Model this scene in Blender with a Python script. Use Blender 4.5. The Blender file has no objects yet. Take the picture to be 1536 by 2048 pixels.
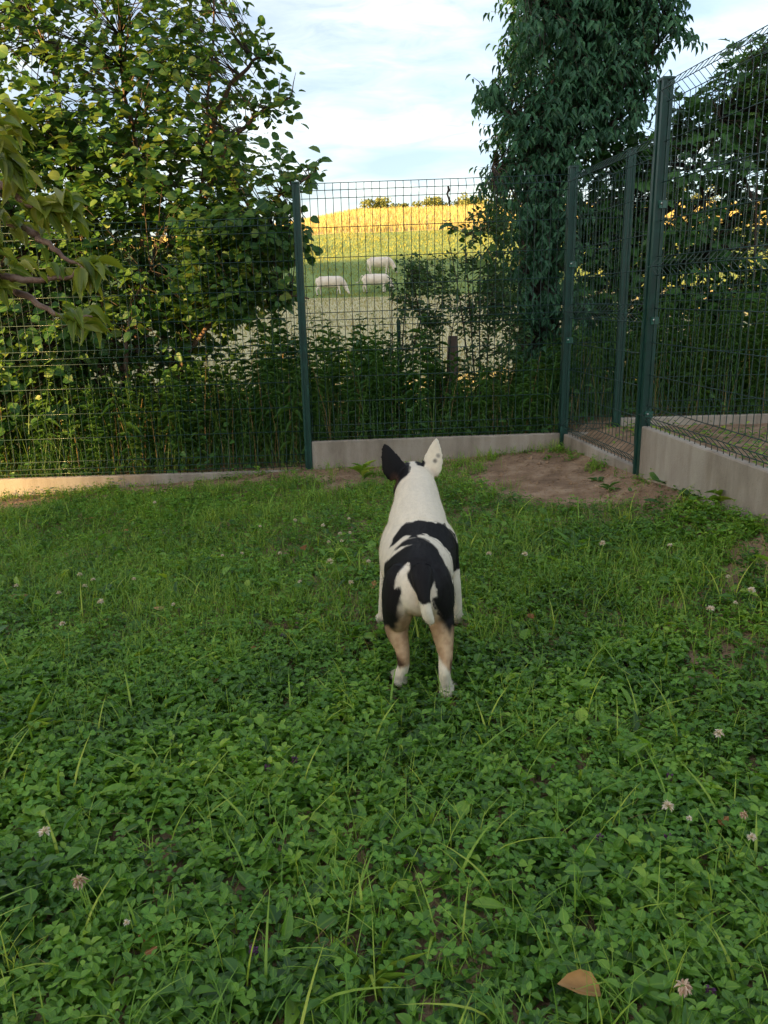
import bpy, math, random
import numpy as np
from mathutils import Vector, Matrix

random.seed(7)
rng = np.random.default_rng(7)
scene = bpy.context.scene
C = scene.collection
R = math.radians

# ------------------------------------------------------------------ camera
F_PX, PITCH, ROLL, CAM_H = 1570.0, R(15.5), R(-1.3), 1.2      # photo is 1536 x 2048
cam_d = bpy.data.cameras.new('camera')
cam_d.sensor_fit = 'VERTICAL'
cam_d.sensor_height = 24.0
cam_d.lens = F_PX / 2048.0 * 24.0
cam_d.clip_start, cam_d.clip_end = 0.05, 2000.0
cam = bpy.data.objects.new('camera', cam_d)
C.objects.link(cam)
CAM_M = Matrix.Rotation(math.pi / 2 - PITCH, 3, 'X') @ Matrix.Rotation(ROLL, 3, 'Z')
cam.matrix_world = Matrix.Translation((0, 0, CAM_H)) @ CAM_M.to_4x4()
scene.camera = cam

# ------------------------------------------------------------------ light
SUN_AZ, SUN_EL = R(58), R(9)          # the light travels towards +x +y: low sun behind and left of the camera
sun_d = bpy.data.lights.new('sun', 'SUN')
sun_d.energy = 5.0
sun_d.angle = R(0.5)
sun_d.color = (1.0, 0.62, 0.22)
sun = bpy.data.objects.new('sun', sun_d)
C.objects.link(sun)
SUN_DIR = Vector((math.sin(SUN_AZ) * math.cos(SUN_EL), math.cos(SUN_AZ) * math.cos(SUN_EL), -math.sin(SUN_EL)))
sun.rotation_euler = SUN_DIR.to_track_quat('-Z', 'Y').to_euler()
sun.location = -SUN_DIR * 30

world = bpy.data.worlds.new('World')
scene.world = world
world.use_nodes = True
nt = world.node_tree
nt.nodes.clear()
def N(tree, kind, **kw):
    n = tree.nodes.new(kind)
    for k, v in kw.items():
        setattr(n, k, v)
    return n
sky = N(nt, 'ShaderNodeTexSky', sky_type='NISHITA', sun_disc=False, sun_elevation=SUN_EL, sun_rotation=SUN_AZ + math.pi,
        altitude=200, air_density=1.0, dust_density=2.0, ozone_density=1.2)
SKY_STRENGTH = 0.138
bg = N(nt, 'ShaderNodeBackground')
bg.inputs['Strength'].default_value = SKY_STRENGTH
out = N(nt, 'ShaderNodeOutputWorld')
tc = N(nt, 'ShaderNodeTexCoord')
sep = N(nt, 'ShaderNodeSeparateXYZ')
nt.links.new(tc.outputs['Generated'], sep.inputs[0])
# clouds live on a plane above: divide the direction by its height
zc = N(nt, 'ShaderNodeMath', operation='MAXIMUM'); zc.inputs[1].default_value = 0.0
nt.links.new(sep.outputs['Z'], zc.inputs[0])
za = N(nt, 'ShaderNodeMath', operation='ADD'); za.inputs[1].default_value = 0.16
nt.links.new(zc.outputs[0], za.inputs[0])
dx = N(nt, 'ShaderNodeMath', operation='DIVIDE'); dy = N(nt, 'ShaderNodeMath', operation='DIVIDE')
nt.links.new(sep.outputs['X'], dx.inputs[0]); nt.links.new(za.outputs[0], dx.inputs[1])
nt.links.new(sep.outputs['Y'], dy.inputs[0]); nt.links.new(za.outputs[0], dy.inputs[1])
cmb = N(nt, 'ShaderNodeCombineXYZ')
nt.links.new(dx.outputs[0], cmb.inputs[0]); nt.links.new(dy.outputs[0], cmb.inputs[1])
mp = N(nt, 'ShaderNodeMapping'); mp.inputs['Location'].default_value = (1.3, 0.35, 0); mp.inputs['Scale'].default_value = (1.0, 1.5, 1)
mp.inputs['Rotation'].default_value = (0, 0, R(18))
nt.links.new(cmb.outputs[0], mp.inputs[0])
n1 = N(nt, 'ShaderNodeTexNoise'); n1.inputs['Scale'].default_value = 0.85; n1.inputs['Detail'].default_value = 3; n1.inputs['Roughness'].default_value = .5
n2 = N(nt, 'ShaderNodeTexNoise'); n2.inputs['Scale'].default_value = 5.0; n2.inputs['Detail'].default_value = 9; n2.inputs['Roughness'].default_value = .62; n2.inputs['Distortion'].default_value = .5
nt.links.new(mp.outputs[0], n1.inputs['Vector']); nt.links.new(mp.outputs[0], n2.inputs['Vector'])
r1 = N(nt, 'ShaderNodeMapRange'); r1.inputs['From Min'].default_value = .40; r1.inputs['From Max'].default_value = .62
nt.links.new(n1.outputs['Fac'], r1.inputs['Value'])
r2 = N(nt, 'ShaderNodeMapRange'); r2.inputs['From Min'].default_value = .35; r2.inputs['From Max'].default_value = .68
nt.links.new(n2.outputs['Fac'], r2.inputs['Value'])
mm = N(nt, 'ShaderNodeMath', operation='MULTIPLY'); nt.links.new(r1.outputs[0], mm.inputs[0]); nt.links.new(r2.outputs[0], mm.inputs[1])
m2 = N(nt, 'ShaderNodeMath', operation='MULTIPLY_ADD'); m2.inputs[1].default_value = 0.42
nt.links.new(r1.outputs[0], m2.inputs[0]); nt.links.new(mm.outputs[0], m2.inputs[2])
m3 = N(nt, 'ShaderNodeMath', operation='MULTIPLY_ADD', use_clamp=True); m3.inputs[1].default_value = 0.66; m3.inputs[2].default_value = 0.30
nt.links.new(m2.outputs[0], m3.inputs[0])
mix = N(nt, 'ShaderNodeMix', data_type='RGBA')
CLOUD = (1.62, 1.60, 1.58, 1)
glow = N(nt, 'ShaderNodeMix', data_type='RGBA', blend_type='ADD'); glow.inputs['Factor'].default_value = 1.0   # cloud is lit by the sky round it: brighter towards the sun
glow.inputs['A'].default_value = CLOUD
dim = N(nt, 'ShaderNodeMix', data_type='RGBA', blend_type='MULTIPLY'); dim.inputs['Factor'].default_value = 1
dim.inputs['B'].default_value = (.36, .34, .30, 1)
nt.links.new(sky.outputs[0], dim.inputs['A'])
nt.links.new(dim.outputs['Result'], glow.inputs['B'])
nt.links.new(glow.outputs['Result'], mix.inputs['B'])
nt.links.new(m3.outputs[0], mix.inputs['Factor'])
thin = N(nt, 'ShaderNodeMix', data_type='RGBA', blend_type='MULTIPLY'); thin.inputs['Factor'].default_value = 1
thin.inputs['B'].default_value = (.38, .44, .58, 1)
nt.links.new(sky.outputs[0], thin.inputs['A'])
nt.links.new(thin.outputs['Result'], mix.inputs['A'])
nt.links.new(mix.outputs['Result'], bg.inputs['Color'])
nt.links.new(bg.outputs[0], out.inputs[0])

vs = scene.view_settings
vs.view_transform = 'Standard'
vs.look = 'None'
vs.gamma = 1.0
vs.use_curve_mapping = False
vs.exposure = 2.05
scene.cycles.max_bounces = 8
scene.cycles.diffuse_bounces = 3
scene.cycles.glossy_bounces = 3
scene.cycles.transmission_bounces = 4
scene.cycles.use_denoising = True

# ------------------------------------------------------------------ helpers
MI = np.array(CAM_M)
def ray(u, v):
    return MI @ np.array([(u - 768) / F_PX, -(v - 1024) / F_PX, -1.0])
def at_y(u, v, y):
    d = ray(u, v)
    return np.array([0, 0, CAM_H]) + d * (y / d[1])
def at_z(u, v, z=0.0):
    d = ray(u, v)
    return np.array([0, 0, CAM_H]) + d * ((z - CAM_H) / d[2])
def sm(a, b, x):
    t = np.clip((np.asarray(x, float) - a) / (b - np.asarray(a, float)), 0, 1)
    return t * t * (3 - 2 * t)
_grid = np.random.default_rng(3).random((64, 64))
def noise2(x, y, s=1.0):
    x = np.asarray(x, float) * s + 100; y = np.asarray(y, float) * s + 100
    xi = np.floor(x).astype(int); yi = np.floor(y).astype(int)
    fx = x - xi; fy = y - yi
    fx = fx * fx * (3 - 2 * fx); fy = fy * fy * (3 - 2 * fy)
    g = lambda a, b: _grid[a % 64, b % 64]
    return (g(xi, yi) * (1 - fx) + g(xi + 1, yi) * fx) * (1 - fy) + (g(xi, yi + 1) * (1 - fx) + g(xi + 1, yi + 1) * fx) * fy

def tag(o, label=None, cat=None, group=None, kind=None):
    if label: o['label'] = label
    if cat: o['category'] = cat
    if group: o['group'] = group
    if kind: o['kind'] = kind
    return o
def empty(name, loc=(0, 0, 0), rz=0.0, parent=None):
    o = bpy.data.objects.new(name, None)
    C.objects.link(o)
    o.location = loc
    o.rotation_euler = (0, 0, rz)
    o.empty_display_size = 0.1
    if parent is not None: o.parent = parent
    return o
def link(name, me, parent=None, mat=None):
    if mat is not None and not me.materials: me.materials.append(mat)
    o = bpy.data.objects.new(name, me)
    C.objects.link(o)
    if parent is not None: o.parent = parent
    return o

class MB:
    """collects triangles / quads as arrays; build() links them as ONE mesh object"""
    def __init__(self):
        self.v = []; self.f3 = []; self.f4 = []; self.a = []; self.n = 0
    def add(self, v, f3=None, f4=None, a=None):
        v = np.asarray(v, float).reshape(-1, 3)
        if f3 is not None and len(f3): self.f3.append(np.asarray(f3, int).reshape(-1, 3) + self.n)
        if f4 is not None and len(f4): self.f4.append(np.asarray(f4, int).reshape(-1, 4) + self.n)
        self.v.append(v)
        self.a.append(np.zeros((len(v), 3)) if a is None else np.asarray(a, float).reshape(-1, 3))
        self.n += len(v)
    def box(self, c, s, rz=0.0):
        x, y, z = np.array(s) / 2.0
        p = np.array([[i, j, k] for i in (-x, x) for j in (-y, y) for k in (-z, z)])
        ca, sa = math.cos(rz), math.sin(rz)
        p = np.c_[p[:, 0] * ca - p[:, 1] * sa, p[:, 0] * sa + p[:, 1] * ca, p[:, 2]] + np.array(c)
        self.add(p, f4=[[0, 1, 3, 2], [4, 6, 7, 5], [0, 4, 5, 1], [2, 3, 7, 6], [0, 2, 6, 4], [1, 5, 7, 3]])
    def tube(self, pts, rad, n=6, cap=True, rnd=0.5):
        pts = np.asarray(pts, float); k = len(pts)
        rad = np.broadcast_to(np.asarray(rad, float), (k,))
        t = np.gradient(pts, axis=0); t /= np.linalg.norm(t, axis=1)[:, None] + 1e-12
        ref = np.eye(3)[int(np.abs(t).max(0).argmin())]
        ang = np.arange(n) * 2 * math.pi / n
        vs_ = []
        for i in range(k):
            s = np.cross(t[i], ref); s /= np.linalg.norm(s) + 1e-12
            u = np.cross(s, t[i])
            vs_.append(pts[i] + rad[i] * (np.cos(ang)[:, None] * s + np.sin(ang)[:, None] * u))
        vs_ = np.concatenate(vs_)
        q = []
        for i in range(k - 1):
            for j in range(n):
                q.append([i * n + j, i * n + (j + 1) % n, (i + 1) * n + (j + 1) % n, (i + 1) * n + j])
        f3 = []
        if cap:
            for j in range(1, n - 1):
                f3.append([0, j + 1, j]); f3.append([(k - 1) * n, (k - 1) * n + j, (k - 1) * n + j + 1])
        self.add(vs_, f3, q, np.tile([0.5, 0, rnd], (len(vs_), 1)))
    def mesh(self, name, smooth=True):
        me = bpy.data.meshes.new(name)
        v = np.concatenate(self.v) if self.v else np.zeros((0, 3))
        f3 = np.concatenate(self.f3) if self.f3 else np.zeros((0, 3), int)
        f4 = np.concatenate(self.f4) if self.f4 else np.zeros((0, 4), int)
        me.vertices.add(len(v)); me.vertices.foreach_set('co', v.astype(np.float32).ravel())
        me.loops.add(f3.size + f4.size)
        me.loops.foreach_set('vertex_index', np.concatenate([f3.ravel(), f4.ravel()]).astype(np.int32))
        me.polygons.add(len(f3) + len(f4))
        ls = np.concatenate([np.arange(len(f3)) * 3, f3.size + np.arange(len(f4)) * 4]).astype(np.int32)
        me.polygons.foreach_set('loop_start', ls)
        me.polygons.foreach_set('use_smooth', np.full(len(ls), smooth, bool))
        at = me.attributes.new('leaf', 'FLOAT_VECTOR', 'POINT')
        at.data.foreach_set('vector', np.concatenate(self.a).astype(np.float32).ravel())
        me.update(calc_edges=True)
        me.validate()
        return me
    def build(self, name, mat, parent=None, smooth=True):
        return link(name, self.mesh(name, smooth), parent, mat)

def leaf_template(stations, fold=0.12, droop=0.25, wave=0.0):
    """stations: (t, half width) between base and tip"""
    v = [(0, 0, 0)]
    for i, (t, w) in enumerate(stations):
        up = fold * w - droop * t * t + wave * math.sin(t * 9)
        v += [(t, 0, -droop * t * t), (t, w, up), (t, -w, up)]
    v.append((1, 0, -droop))
    f = [[0, 1, 2], [0, 3, 1]]
    k = len(stations)
    for i in range(k - 1):
        a, b = 1 + 3 * i, 4 + 3 * i
        f += [[a, b, b + 1], [a, b + 1, a + 1], [a, a + 2, b + 2], [a, b + 2, b]]
    a = 1 + 3 * (k - 1); e = len(v) - 1
    f += [[a, e, a + 1], [a, a + 2, e]]
    return np.array(v, float), np.array(f, int)
T_ROUND = leaf_template([(.07, .5), (.22, .88), (.42, 1.0), (.55, .9), (.66, .92), (.82, .55), (.93, .2)], .14, .18)
T_OVATE = leaf_template([(.15, .6), (.4, 1.0), (.7, .72)], .18, .22)
T_SMALL = leaf_template([(.2, .8), (.58, .92)], .22, .18)
T_LEAFLET = leaf_template([(.35, .75), (.78, 1.0)], .2, .05)
T_LANCE = leaf_template([(.12, .45), (.35, 1.0), (.65, .75)], .25, .35)
T_LANCE5 = leaf_template([(.06, .3), (.2, .85), (.4, 1.0), (.6, .88), (.8, .5), (.92, .2)], .22, .45, .012)
T_MAPLE = leaf_template([(.08, .8), (.2, .45), (.42, 1.0), (.5, .48), (.78, .4)], .1, .2)
T_TINY = leaf_template([(.45, 1.0)], .22, .12)
T_ROUND_LITE = leaf_template([(.15, .75), (.45, 1.0), (.80, .62)], .14, .18)
T_LANCE_LITE = leaf_template([(.22, .8), (.6, .8)], .25, .35)
T_CLUMP = leaf_template([(.25, .8), (.7, .9)], .3, .2)

def basis(D, Nn):
    D = D / (np.linalg.norm(D, axis=1)[:, None] + 1e-9)
    S = np.cross(Nn, D); S /= np.linalg.norm(S, axis=1)[:, None] + 1e-9
    U = np.cross(D, S)
    return D, S, U
def leaves(mb, P, D, Nn, L, W, T, rnd=None):
    P = np.asarray(P, float); n = len(P)
    if n == 0: return
    D, S, U = basis(np.asarray(D, float), np.asarray(Nn, float))
    L = np.broadcast_to(np.asarray(L, float), (n,)); W = np.broadcast_to(np.asarray(W, float), (n,))
    tv, tf = T
    k = len(tv)
    v = P[:, None] + (tv[None, :, 0:1] * L[:, None, None]) * D[:, None] + (tv[None, :, 1:2] * W[:, None, None] * .5) * S[:, None] \
        + (tv[None, :, 2:3] * L[:, None, None]) * U[:, None]
    rnd = rng.random(n) if rnd is None else np.broadcast_to(rnd, (n,))
    a = np.empty((n, k, 3)); a[:, :, 0] = tv[None, :, 0]; a[:, :, 1] = np.abs(tv[None, :, 1]); a[:, :, 2] = rnd[:, None]
    f = tf[None] + (np.arange(n) * k)[:, None, None]
    mb.add(v.reshape(-1, 3), f3=f.reshape(-1, 3), a=a.reshape(-1, 3))
def blades(mb, P, H, lean, az, W, seg=3, rnd=None, curl=1.0):
    """grass blades: rise from P, bend over towards azimuth az"""
    P = np.asarray(P, float); n = len(P)
    if n == 0: return
    H = np.broadcast_to(H, (n,)); W = np.broadcast_to(W, (n,)); lean = np.broadcast_to(lean, (n,))
    dirv = np.c_[np.cos(az), np.sin(az), np.zeros(n)]
    side = np.c_[-np.sin(az), np.cos(az), np.zeros(n)]
    rnd = rng.random(n) if rnd is None else np.broadcast_to(rnd, (n,))
    vs_, as_ = [], []
    for i in range(seg + 1):
        t = i / seg
        c = P + dirv * (H * lean * t ** (1 + curl))[:, None] + np.array([0, 0, 1.0]) * (H * (t - .32 * lean * t * t * curl))[:, None]
        w = W * (0.75 + .5 * t) * (1 - t ** 2.2) * .5
        if i < seg:
            vs_ += [c - side * w[:, None], c + side * w[:, None]]
            as_ += [np.c_[np.full(n, t), np.full(n, .7), rnd]] * 2
        else:
            vs_.append(c); as_.append(np.c_[np.full(n, t), np.full(n, .0), rnd])
    k = len(vs_)
    v = np.stack(vs_, 1); a = np.stack(as_, 1)
    tf = []
    for i in range(seg - 1):
        b = 2 * i
        tf += [[b, b + 1, b + 3], [b, b + 3, b + 2]]
    b = 2 * (seg - 1); tf.append([b, b + 1, b + 2])
    f = np.array(tf)[None] + (np.arange(n) * k)[:, None, None]
    mb.add(v.reshape(-1, 3), f3=f.reshape(-1, 3), a=a.reshape(-1, 3))
def rand_dirs(n, zlo=-1, zhi=1):
    z = rng.uniform(zlo, zhi, n); a = rng.uniform(0, 2 * math.pi, n); r = np.sqrt(1 - z * z)
    return np.c_[r * np.cos(a), r * np.sin(a), z]
def in_poly(px, py, poly):
    poly = np.asarray(poly, float); n = len(poly)
    inside = np.zeros(len(px), bool)
    j = n - 1
    for i in range(n):
        xi, yi = poly[i]; xj, yj = poly[j]
        c = ((yi > py) != (yj > py)) & (px < (xj - xi) * (py - yi) / (yj - yi + 1e-12) + xi)
        inside ^= c
        j = i
    return inside

# ------------------------------------------------------------------ materials
def new_mat(name):
    m = bpy.data.materials.new(name)
    m.use_nodes = True
    t = m.node_tree
    t.nodes.clear()
    o = N(t, 'ShaderNodeOutputMaterial')
    p = N(t, 'ShaderNodeBsdfPrincipled')
    t.links.new(p.outputs[0], o.inputs[0])
    return m, t, p, o
def ramp(t, stops):
    r = N(t, 'ShaderNodeValToRGB')
    e = r.color_ramp.elements
    while len(e) < len(stops): e.new(.5)
    for el, (pos, c) in zip(e, stops):
        el.position = pos; el.color = (*c, 1)
    return r
def leaf_mat(name, cols, trans=0.35, rough=0.5, rib=0.35, spec=0.35, tcol=1.35, emphasise_base=0.0):
    m, t, p, o = new_mat(name)
    a = N(t, 'ShaderNodeAttribute', attribute_name='leaf')
    s = N(t, 'ShaderNodeSeparateXYZ')
    t.links.new(a.outputs['Vector'], s.inputs[0])
    k = len(cols)
    r = ramp(t, [(i / max(1, k - 1), c) for i, c in enumerate(cols)])
    t.links.new(s.outputs['Z'], r.inputs[0])
    # leaf-surface mottling in object space
    tco = N(t, 'ShaderNodeTexCoord')
    nz = N(t, 'ShaderNodeTexNoise'); nz.inputs['Scale'].default_value = 60; nz.inputs['Detail'].default_value = 3
    t.links.new(tco.outputs['Object'], nz.inputs['Vector'])
    mr = N(t, 'ShaderNodeMapRange'); mr.inputs['To Min'].default_value = .72; mr.inputs['To Max'].default_value = 1.28
    t.links.new(nz.outputs['Fac'], mr.inputs['Value'])
    mul = N(t, 'ShaderNodeMix', data_type='RGBA', blend_type='MULTIPLY'); mul.inputs['Factor'].default_value = 1
    t.links.new(r.outputs[0], mul.inputs['A']); t.links.new(mr.outputs[0], mul.inputs['B'])
    # paler midrib
    rb = N(t, 'ShaderNodeMapRange'); rb.inputs['From Min'].default_value = 0.0; rb.inputs['From Max'].default_value = 0.16
    rb.inputs['To Min'].default_value = rib; rb.inputs['To Max'].default_value = 0
    t.links.new(s.outputs['Y'], rb.inputs['Value'])
    mx = N(t, 'ShaderNodeMix', data_type='RGBA')
    c = np.array(cols[-1]) * 1.6
    mx.inputs['B'].default_value = (*np.minimum(c, .8), 1)
    t.links.new(rb.outputs[0], mx.inputs['Factor']); t.links.new(mul.outputs['Result'], mx.inputs['A'])
    t.links.new(mx.outputs['Result'], p.inputs['Base Color'])
    p.inputs['Roughness'].default_value = rough
    p.inputs['Specular IOR Level'].default_value = spec
    if trans > 0:
        tr = N(t, 'ShaderNodeBsdfTranslucent')
        tm = N(t, 'ShaderNodeMix', data_type='RGBA', blend_type='MULTIPLY'); tm.inputs['Factor'].default_value = 1
        tm.inputs['B'].default_value = (tcol * 1.15, tcol, tcol * .45, 1)
        t.links.new(mx.outputs['Result'], tm.inputs['A']); t.links.new(tm.outputs['Result'], tr.inputs['Color'])
        ms = N(t, 'ShaderNodeMixShader'); ms.inputs[0].default_value = trans
        t.links.new(p.outputs[0], ms.inputs[1]); t.links.new(tr.outputs[0], ms.inputs[2])
        t.links.new(ms.outputs[0], o.inputs[0])
    return m
def noise_mat(name, cols, scale=8.0, detail=8, rough=0.8, bump=0.3, bump_scale=None, stretch=(1, 1, 1), dist=0.02, metallic=0.0, coord='Object', lo=.3, hi=.7):
    m, t, p, o = new_mat(name)
    tco = N(t, 'ShaderNodeTexCoord')
    mp_ = N(t, 'ShaderNodeMapping'); mp_.inputs['Scale'].default_value = stretch
    t.links.new(tco.outputs[coord], mp_.inputs[0])
    nz = N(t, 'ShaderNodeTexNoise'); nz.inputs['Scale'].default_value = scale; nz.inputs['Detail'].default_value = detail; nz.inputs['Roughness'].default_value = .62
    t.links.new(mp_.outputs[0], nz.inputs['Vector'])
    k = len(cols)
    r = ramp(t, [(lo + (hi - lo) * i / max(1, k - 1), c) for i, c in enumerate(cols)])
    t.links.new(nz.outputs['Fac'], r.inputs[0])
    t.links.new(r.outputs[0], p.inputs['Base Color'])
    p.inputs['Roughness'].default_value = rough
    p.inputs['Metallic'].default_value = metallic
    if bump:
        n2_ = N(t, 'ShaderNodeTexNoise'); n2_.inputs['Scale'].default_value = bump_scale or scale * 4; n2_.inputs['Detail'].default_value = 6
        t.links.new(mp_.outputs[0], n2_.inputs['Vector'])
        b = N(t, 'ShaderNodeBump'); b.inputs['Strength'].default_value = bump; b.inputs['Distance'].default_value = dist
        t.links.new(n2_.outputs['Fac'], b.inputs['Height']); t.links.new(b.outputs[0], p.inputs['Normal'])
    return m

M = {}
M['soil'] = noise_mat('soil', [(.14, .085, .048), (.27, .172, .10), (.41, .29, .185)], 7, 10, .95, 1.0, 40, dist=.03)
M['stubble'] = noise_mat('stubble_ground', [(.36, .31, .14), (.50, .44, .22), (.58, .51, .28)], .9, 10, .95, .6, 6, dist=.1)
M['meadow'] = noise_mat('meadow_ground', [(.12, .19, .05), (.20, .28, .075), (.28, .32, .10)], .22, 10, .95, .6, 3, dist=.15)
M['cropsoil'] = noise_mat('crop_ground', [(.55, .45, .20), (.66, .54, .26)], .3, 8, .95, .5, 2, dist=.2)
M['sun_block'] = noise_mat('sun_block_slope', [(.02, .04, .012), (.05, .09, .03)], .3, 8, 1, .5, 1, dist=.5)
def concrete():
    m, t, p, o = new_mat('concrete_board')
    tco = N(t, 'ShaderNodeTexCoord')
    big = N(t, 'ShaderNodeTexNoise'); big.inputs['Scale'].default_value = 2.6; big.inputs['Detail'].default_value = 12; big.inputs['Roughness'].default_value = .68
    mp_ = N(t, 'ShaderNodeMapping'); mp_.inputs['Scale'].default_value = (1, 1, .4)
    t.links.new(tco.outputs['Object'], mp_.inputs[0]); t.links.new(mp_.outputs[0], big.inputs['Vector'])
    r = ramp(t, [(.30, (.19, .16, .125)), (.48, (.33, .285, .23)), (.62, (.40, .355, .295)), (.78, (.48, .435, .375))])
    t.links.new(big.outputs['Fac'], r.inputs[0])
    st = N(t, 'ShaderNodeTexNoise'); st.inputs['Scale'].default_value = 9; st.inputs['Detail'].default_value = 8
    mq = N(t, 'ShaderNodeMapping'); mq.inputs['Scale'].default_value = (2.2, 2.2, .22)
    t.links.new(tco.outputs['Object'], mq.inputs[0]); t.links.new(mq.outputs[0], st.inputs['Vector'])
    sr = ramp(t, [(.36, (.52, .47, .40)), (.56, (1, 1, 1))])
    t.links.new(st.outputs['Fac'], sr.inputs[0])
    mu = N(t, 'ShaderNodeMix', data_type='RGBA', blend_type='MULTIPLY'); mu.inputs['Factor'].default_value = .32
    t.links.new(r.outputs[0], mu.inputs['A']); t.links.new(sr.outputs[0], mu.inputs['B'])
    vo = N(t, 'ShaderNodeTexVoronoi'); vo.inputs['Scale'].default_value = 75
    t.links.new(tco.outputs['Object'], vo.inputs['Vector'])
    vr = ramp(t, [(.06, (.35, .30, .25)), (.17, (1, 1, 1))])
    t.links.new(vo.outputs['Distance'], vr.inputs[0])
    m2_ = N(t, 'ShaderNodeMix', data_type='RGBA', blend_type='MULTIPLY'); m2_.inputs['Factor'].default_value = .7
    t.links.new(mu.outputs['Result'], m2_.inputs['A']); t.links.new(vr.outputs[0], m2_.inputs['B'])
    t.links.new(m2_.outputs['Result'], p.inputs['Base Color'])
    p.inputs['Roughness'].default_value = .9
    bp = N(t, 'ShaderNodeBump'); bp.inputs['Strength'].default_value = .5; bp.inputs['Distance'].default_value = .004
    fn = N(t, 'ShaderNodeTexNoise'); fn.inputs['Scale'].default_value = 120; fn.inputs['Detail'].default_value = 5
    t.links.new(tco.outputs['Object'], fn.inputs['Vector'])
    ad = N(t, 'ShaderNodeMath', operation='ADD'); t.links.new(fn.outputs['Fac'], ad.inputs[0]); t.links.new(vr.outputs[0], ad.inputs[1])
    t.links.new(ad.outputs[0], bp.inputs['Height']); t.links.new(bp.outputs[0], p.inputs['Normal'])
    return m
M['concrete'] = concrete()
M['bark'] = noise_mat('hazel_bark', [(.07, .042, .030), (.14, .085, .055), (.20, .135, .09)], 9, 8, .8, .5, 60, stretch=(1, 1, .3), dist=.01)
M['cherry_bark'] = noise_mat('cherry_bark', [(.09, .05, .035), (.19, .11, .075), (.26, .19, .14)], 14, 8, .65, .5, 80, dist=.006)
M['darkbark'] = noise_mat('dark_bark', [(.035, .026, .02), (.08, .06, .045)], 9, 8, .9, .6, 40, stretch=(1, 1, .3), dist=.02)
M['oldwood'] = noise_mat('weathered_wood', [(.13, .085, .065), (.24, .17, .13), (.33, .25, .20)], 14, 8, .85, .7, 60, stretch=(1, 1, .12), dist=.012)
M['deadstem'] = noise_mat('dry_stalk', [(.22, .14, .08), (.38, .28, .17)], 10, 4, .9, 0)
M['hazel'] = leaf_mat('hazel_leaf', [(0.026, 0.085, 0.019), (0.039, 0.120, 0.028), (0.060, 0.156, 0.033), (0.099, 0.190, 0.041), (0.157, 0.211, 0.036)], .34, .48)
M['ivy'] = leaf_mat('climber_leaf', [(0.022, 0.084, 0.043), (0.033, 0.115, 0.057), (0.052, 0.161, 0.072), (0.079, 0.208, 0.095)], .25, .42)
M['maple'] = leaf_mat('maple_leaf', [(0.029, 0.090, 0.025), (0.044, 0.127, 0.031), (0.070, 0.178, 0.040)], .33, .45)
M['sapling'] = leaf_mat('blackthorn_leaf', [(0.029, 0.070, 0.022), (0.049, 0.109, 0.031), (0.079, 0.160, 0.046)], .3, .5)
M['weed'] = leaf_mat('weed_leaf', [(0.036, 0.104, 0.021), (0.054, 0.151, 0.031), (0.082, 0.194, 0.041), (0.135, 0.236, 0.055)], .32, .5)
M['cherry'] = leaf_mat('cherry_leaf', [(0.115, 0.188, 0.026), (0.189, 0.256, 0.034), (0.271, 0.290, 0.040)], .4, .36, rib=.5, spec=.5)  # lightened and yellowed: sunlight put into the colour, the branch itself stays unlit
M['lawnherb'] = leaf_mat('lawn_herb_leaf', [(0.034, 0.099, 0.019), (0.069, 0.181, 0.023), (0.121, 0.280, 0.030), (0.184, 0.361, 0.039), (0.333, 0.477, 0.051)], .42, .36, rib=.25, spec=.55)
M['clover'] = leaf_mat('clover_leaf', [(0.040, 0.116, 0.023), (0.075, 0.198, 0.026), (0.125, 0.291, 0.036), (0.217, 0.385, 0.047)], .3, .5, rib=.2)
M['grass'] = leaf_mat('grass_blade', [(0.074, 0.176, 0.019), (0.131, 0.268, 0.027), (0.223, 0.361, 0.044), (0.392, 0.474, 0.065)], .3, .45, rib=.1)
M['drygrass'] = leaf_mat('dry_grass', [(.25, .16, .06), (.36, .26, .12)], .2, .8, rib=0)
M['stubbleblade'] = leaf_mat('stubble_stalk', [(0.306, 0.255, 0.112), (0.428, 0.367, 0.184), (0.286, 0.306, 0.122)], .2, .8, rib=0)
M['meadowblade'] = leaf_mat('meadow_grass', [(0.152, 0.210, 0.047), (0.253, 0.289, 0.070), (0.354, 0.343, 0.092)], .25, .7, rib=0)
M['cropblade'] = leaf_mat('ripe_crop', [(0.426, 0.356, 0.153), (0.511, 0.451, 0.217), (0.372, 0.347, 0.142)], .3, .7, rib=0)
M['ridgeleaf'] = leaf_mat('ridge_tree_leaf', [(0.119, 0.160, 0.056), (0.187, 0.224, 0.080), (0.272, 0.288, 0.096)], .3, .7, rib=0)
M['deadleaf'] = leaf_mat('fallen_leaf', [(.24, .085, .03), (.40, .20, .06), (.50, .34, .16)], .2, .6, rib=.3)
M['petal'] = leaf_mat('clover_petal', [(.62, .50, .40), (.78, .70, .60), (.85, .80, .72)], .25, .6, rib=0)
M['petal_old'] = leaf_mat('wilted_petal', [(.40, .24, .15), (.62, .45, .32), (.74, .60, .48)], .25, .6, rib=0)
M['purple'] = leaf_mat('selfheal_petal', [(.05, .02, .045), (.12, .04, .13), (.10, .05, .05)], .1, .6, rib=0)

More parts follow.
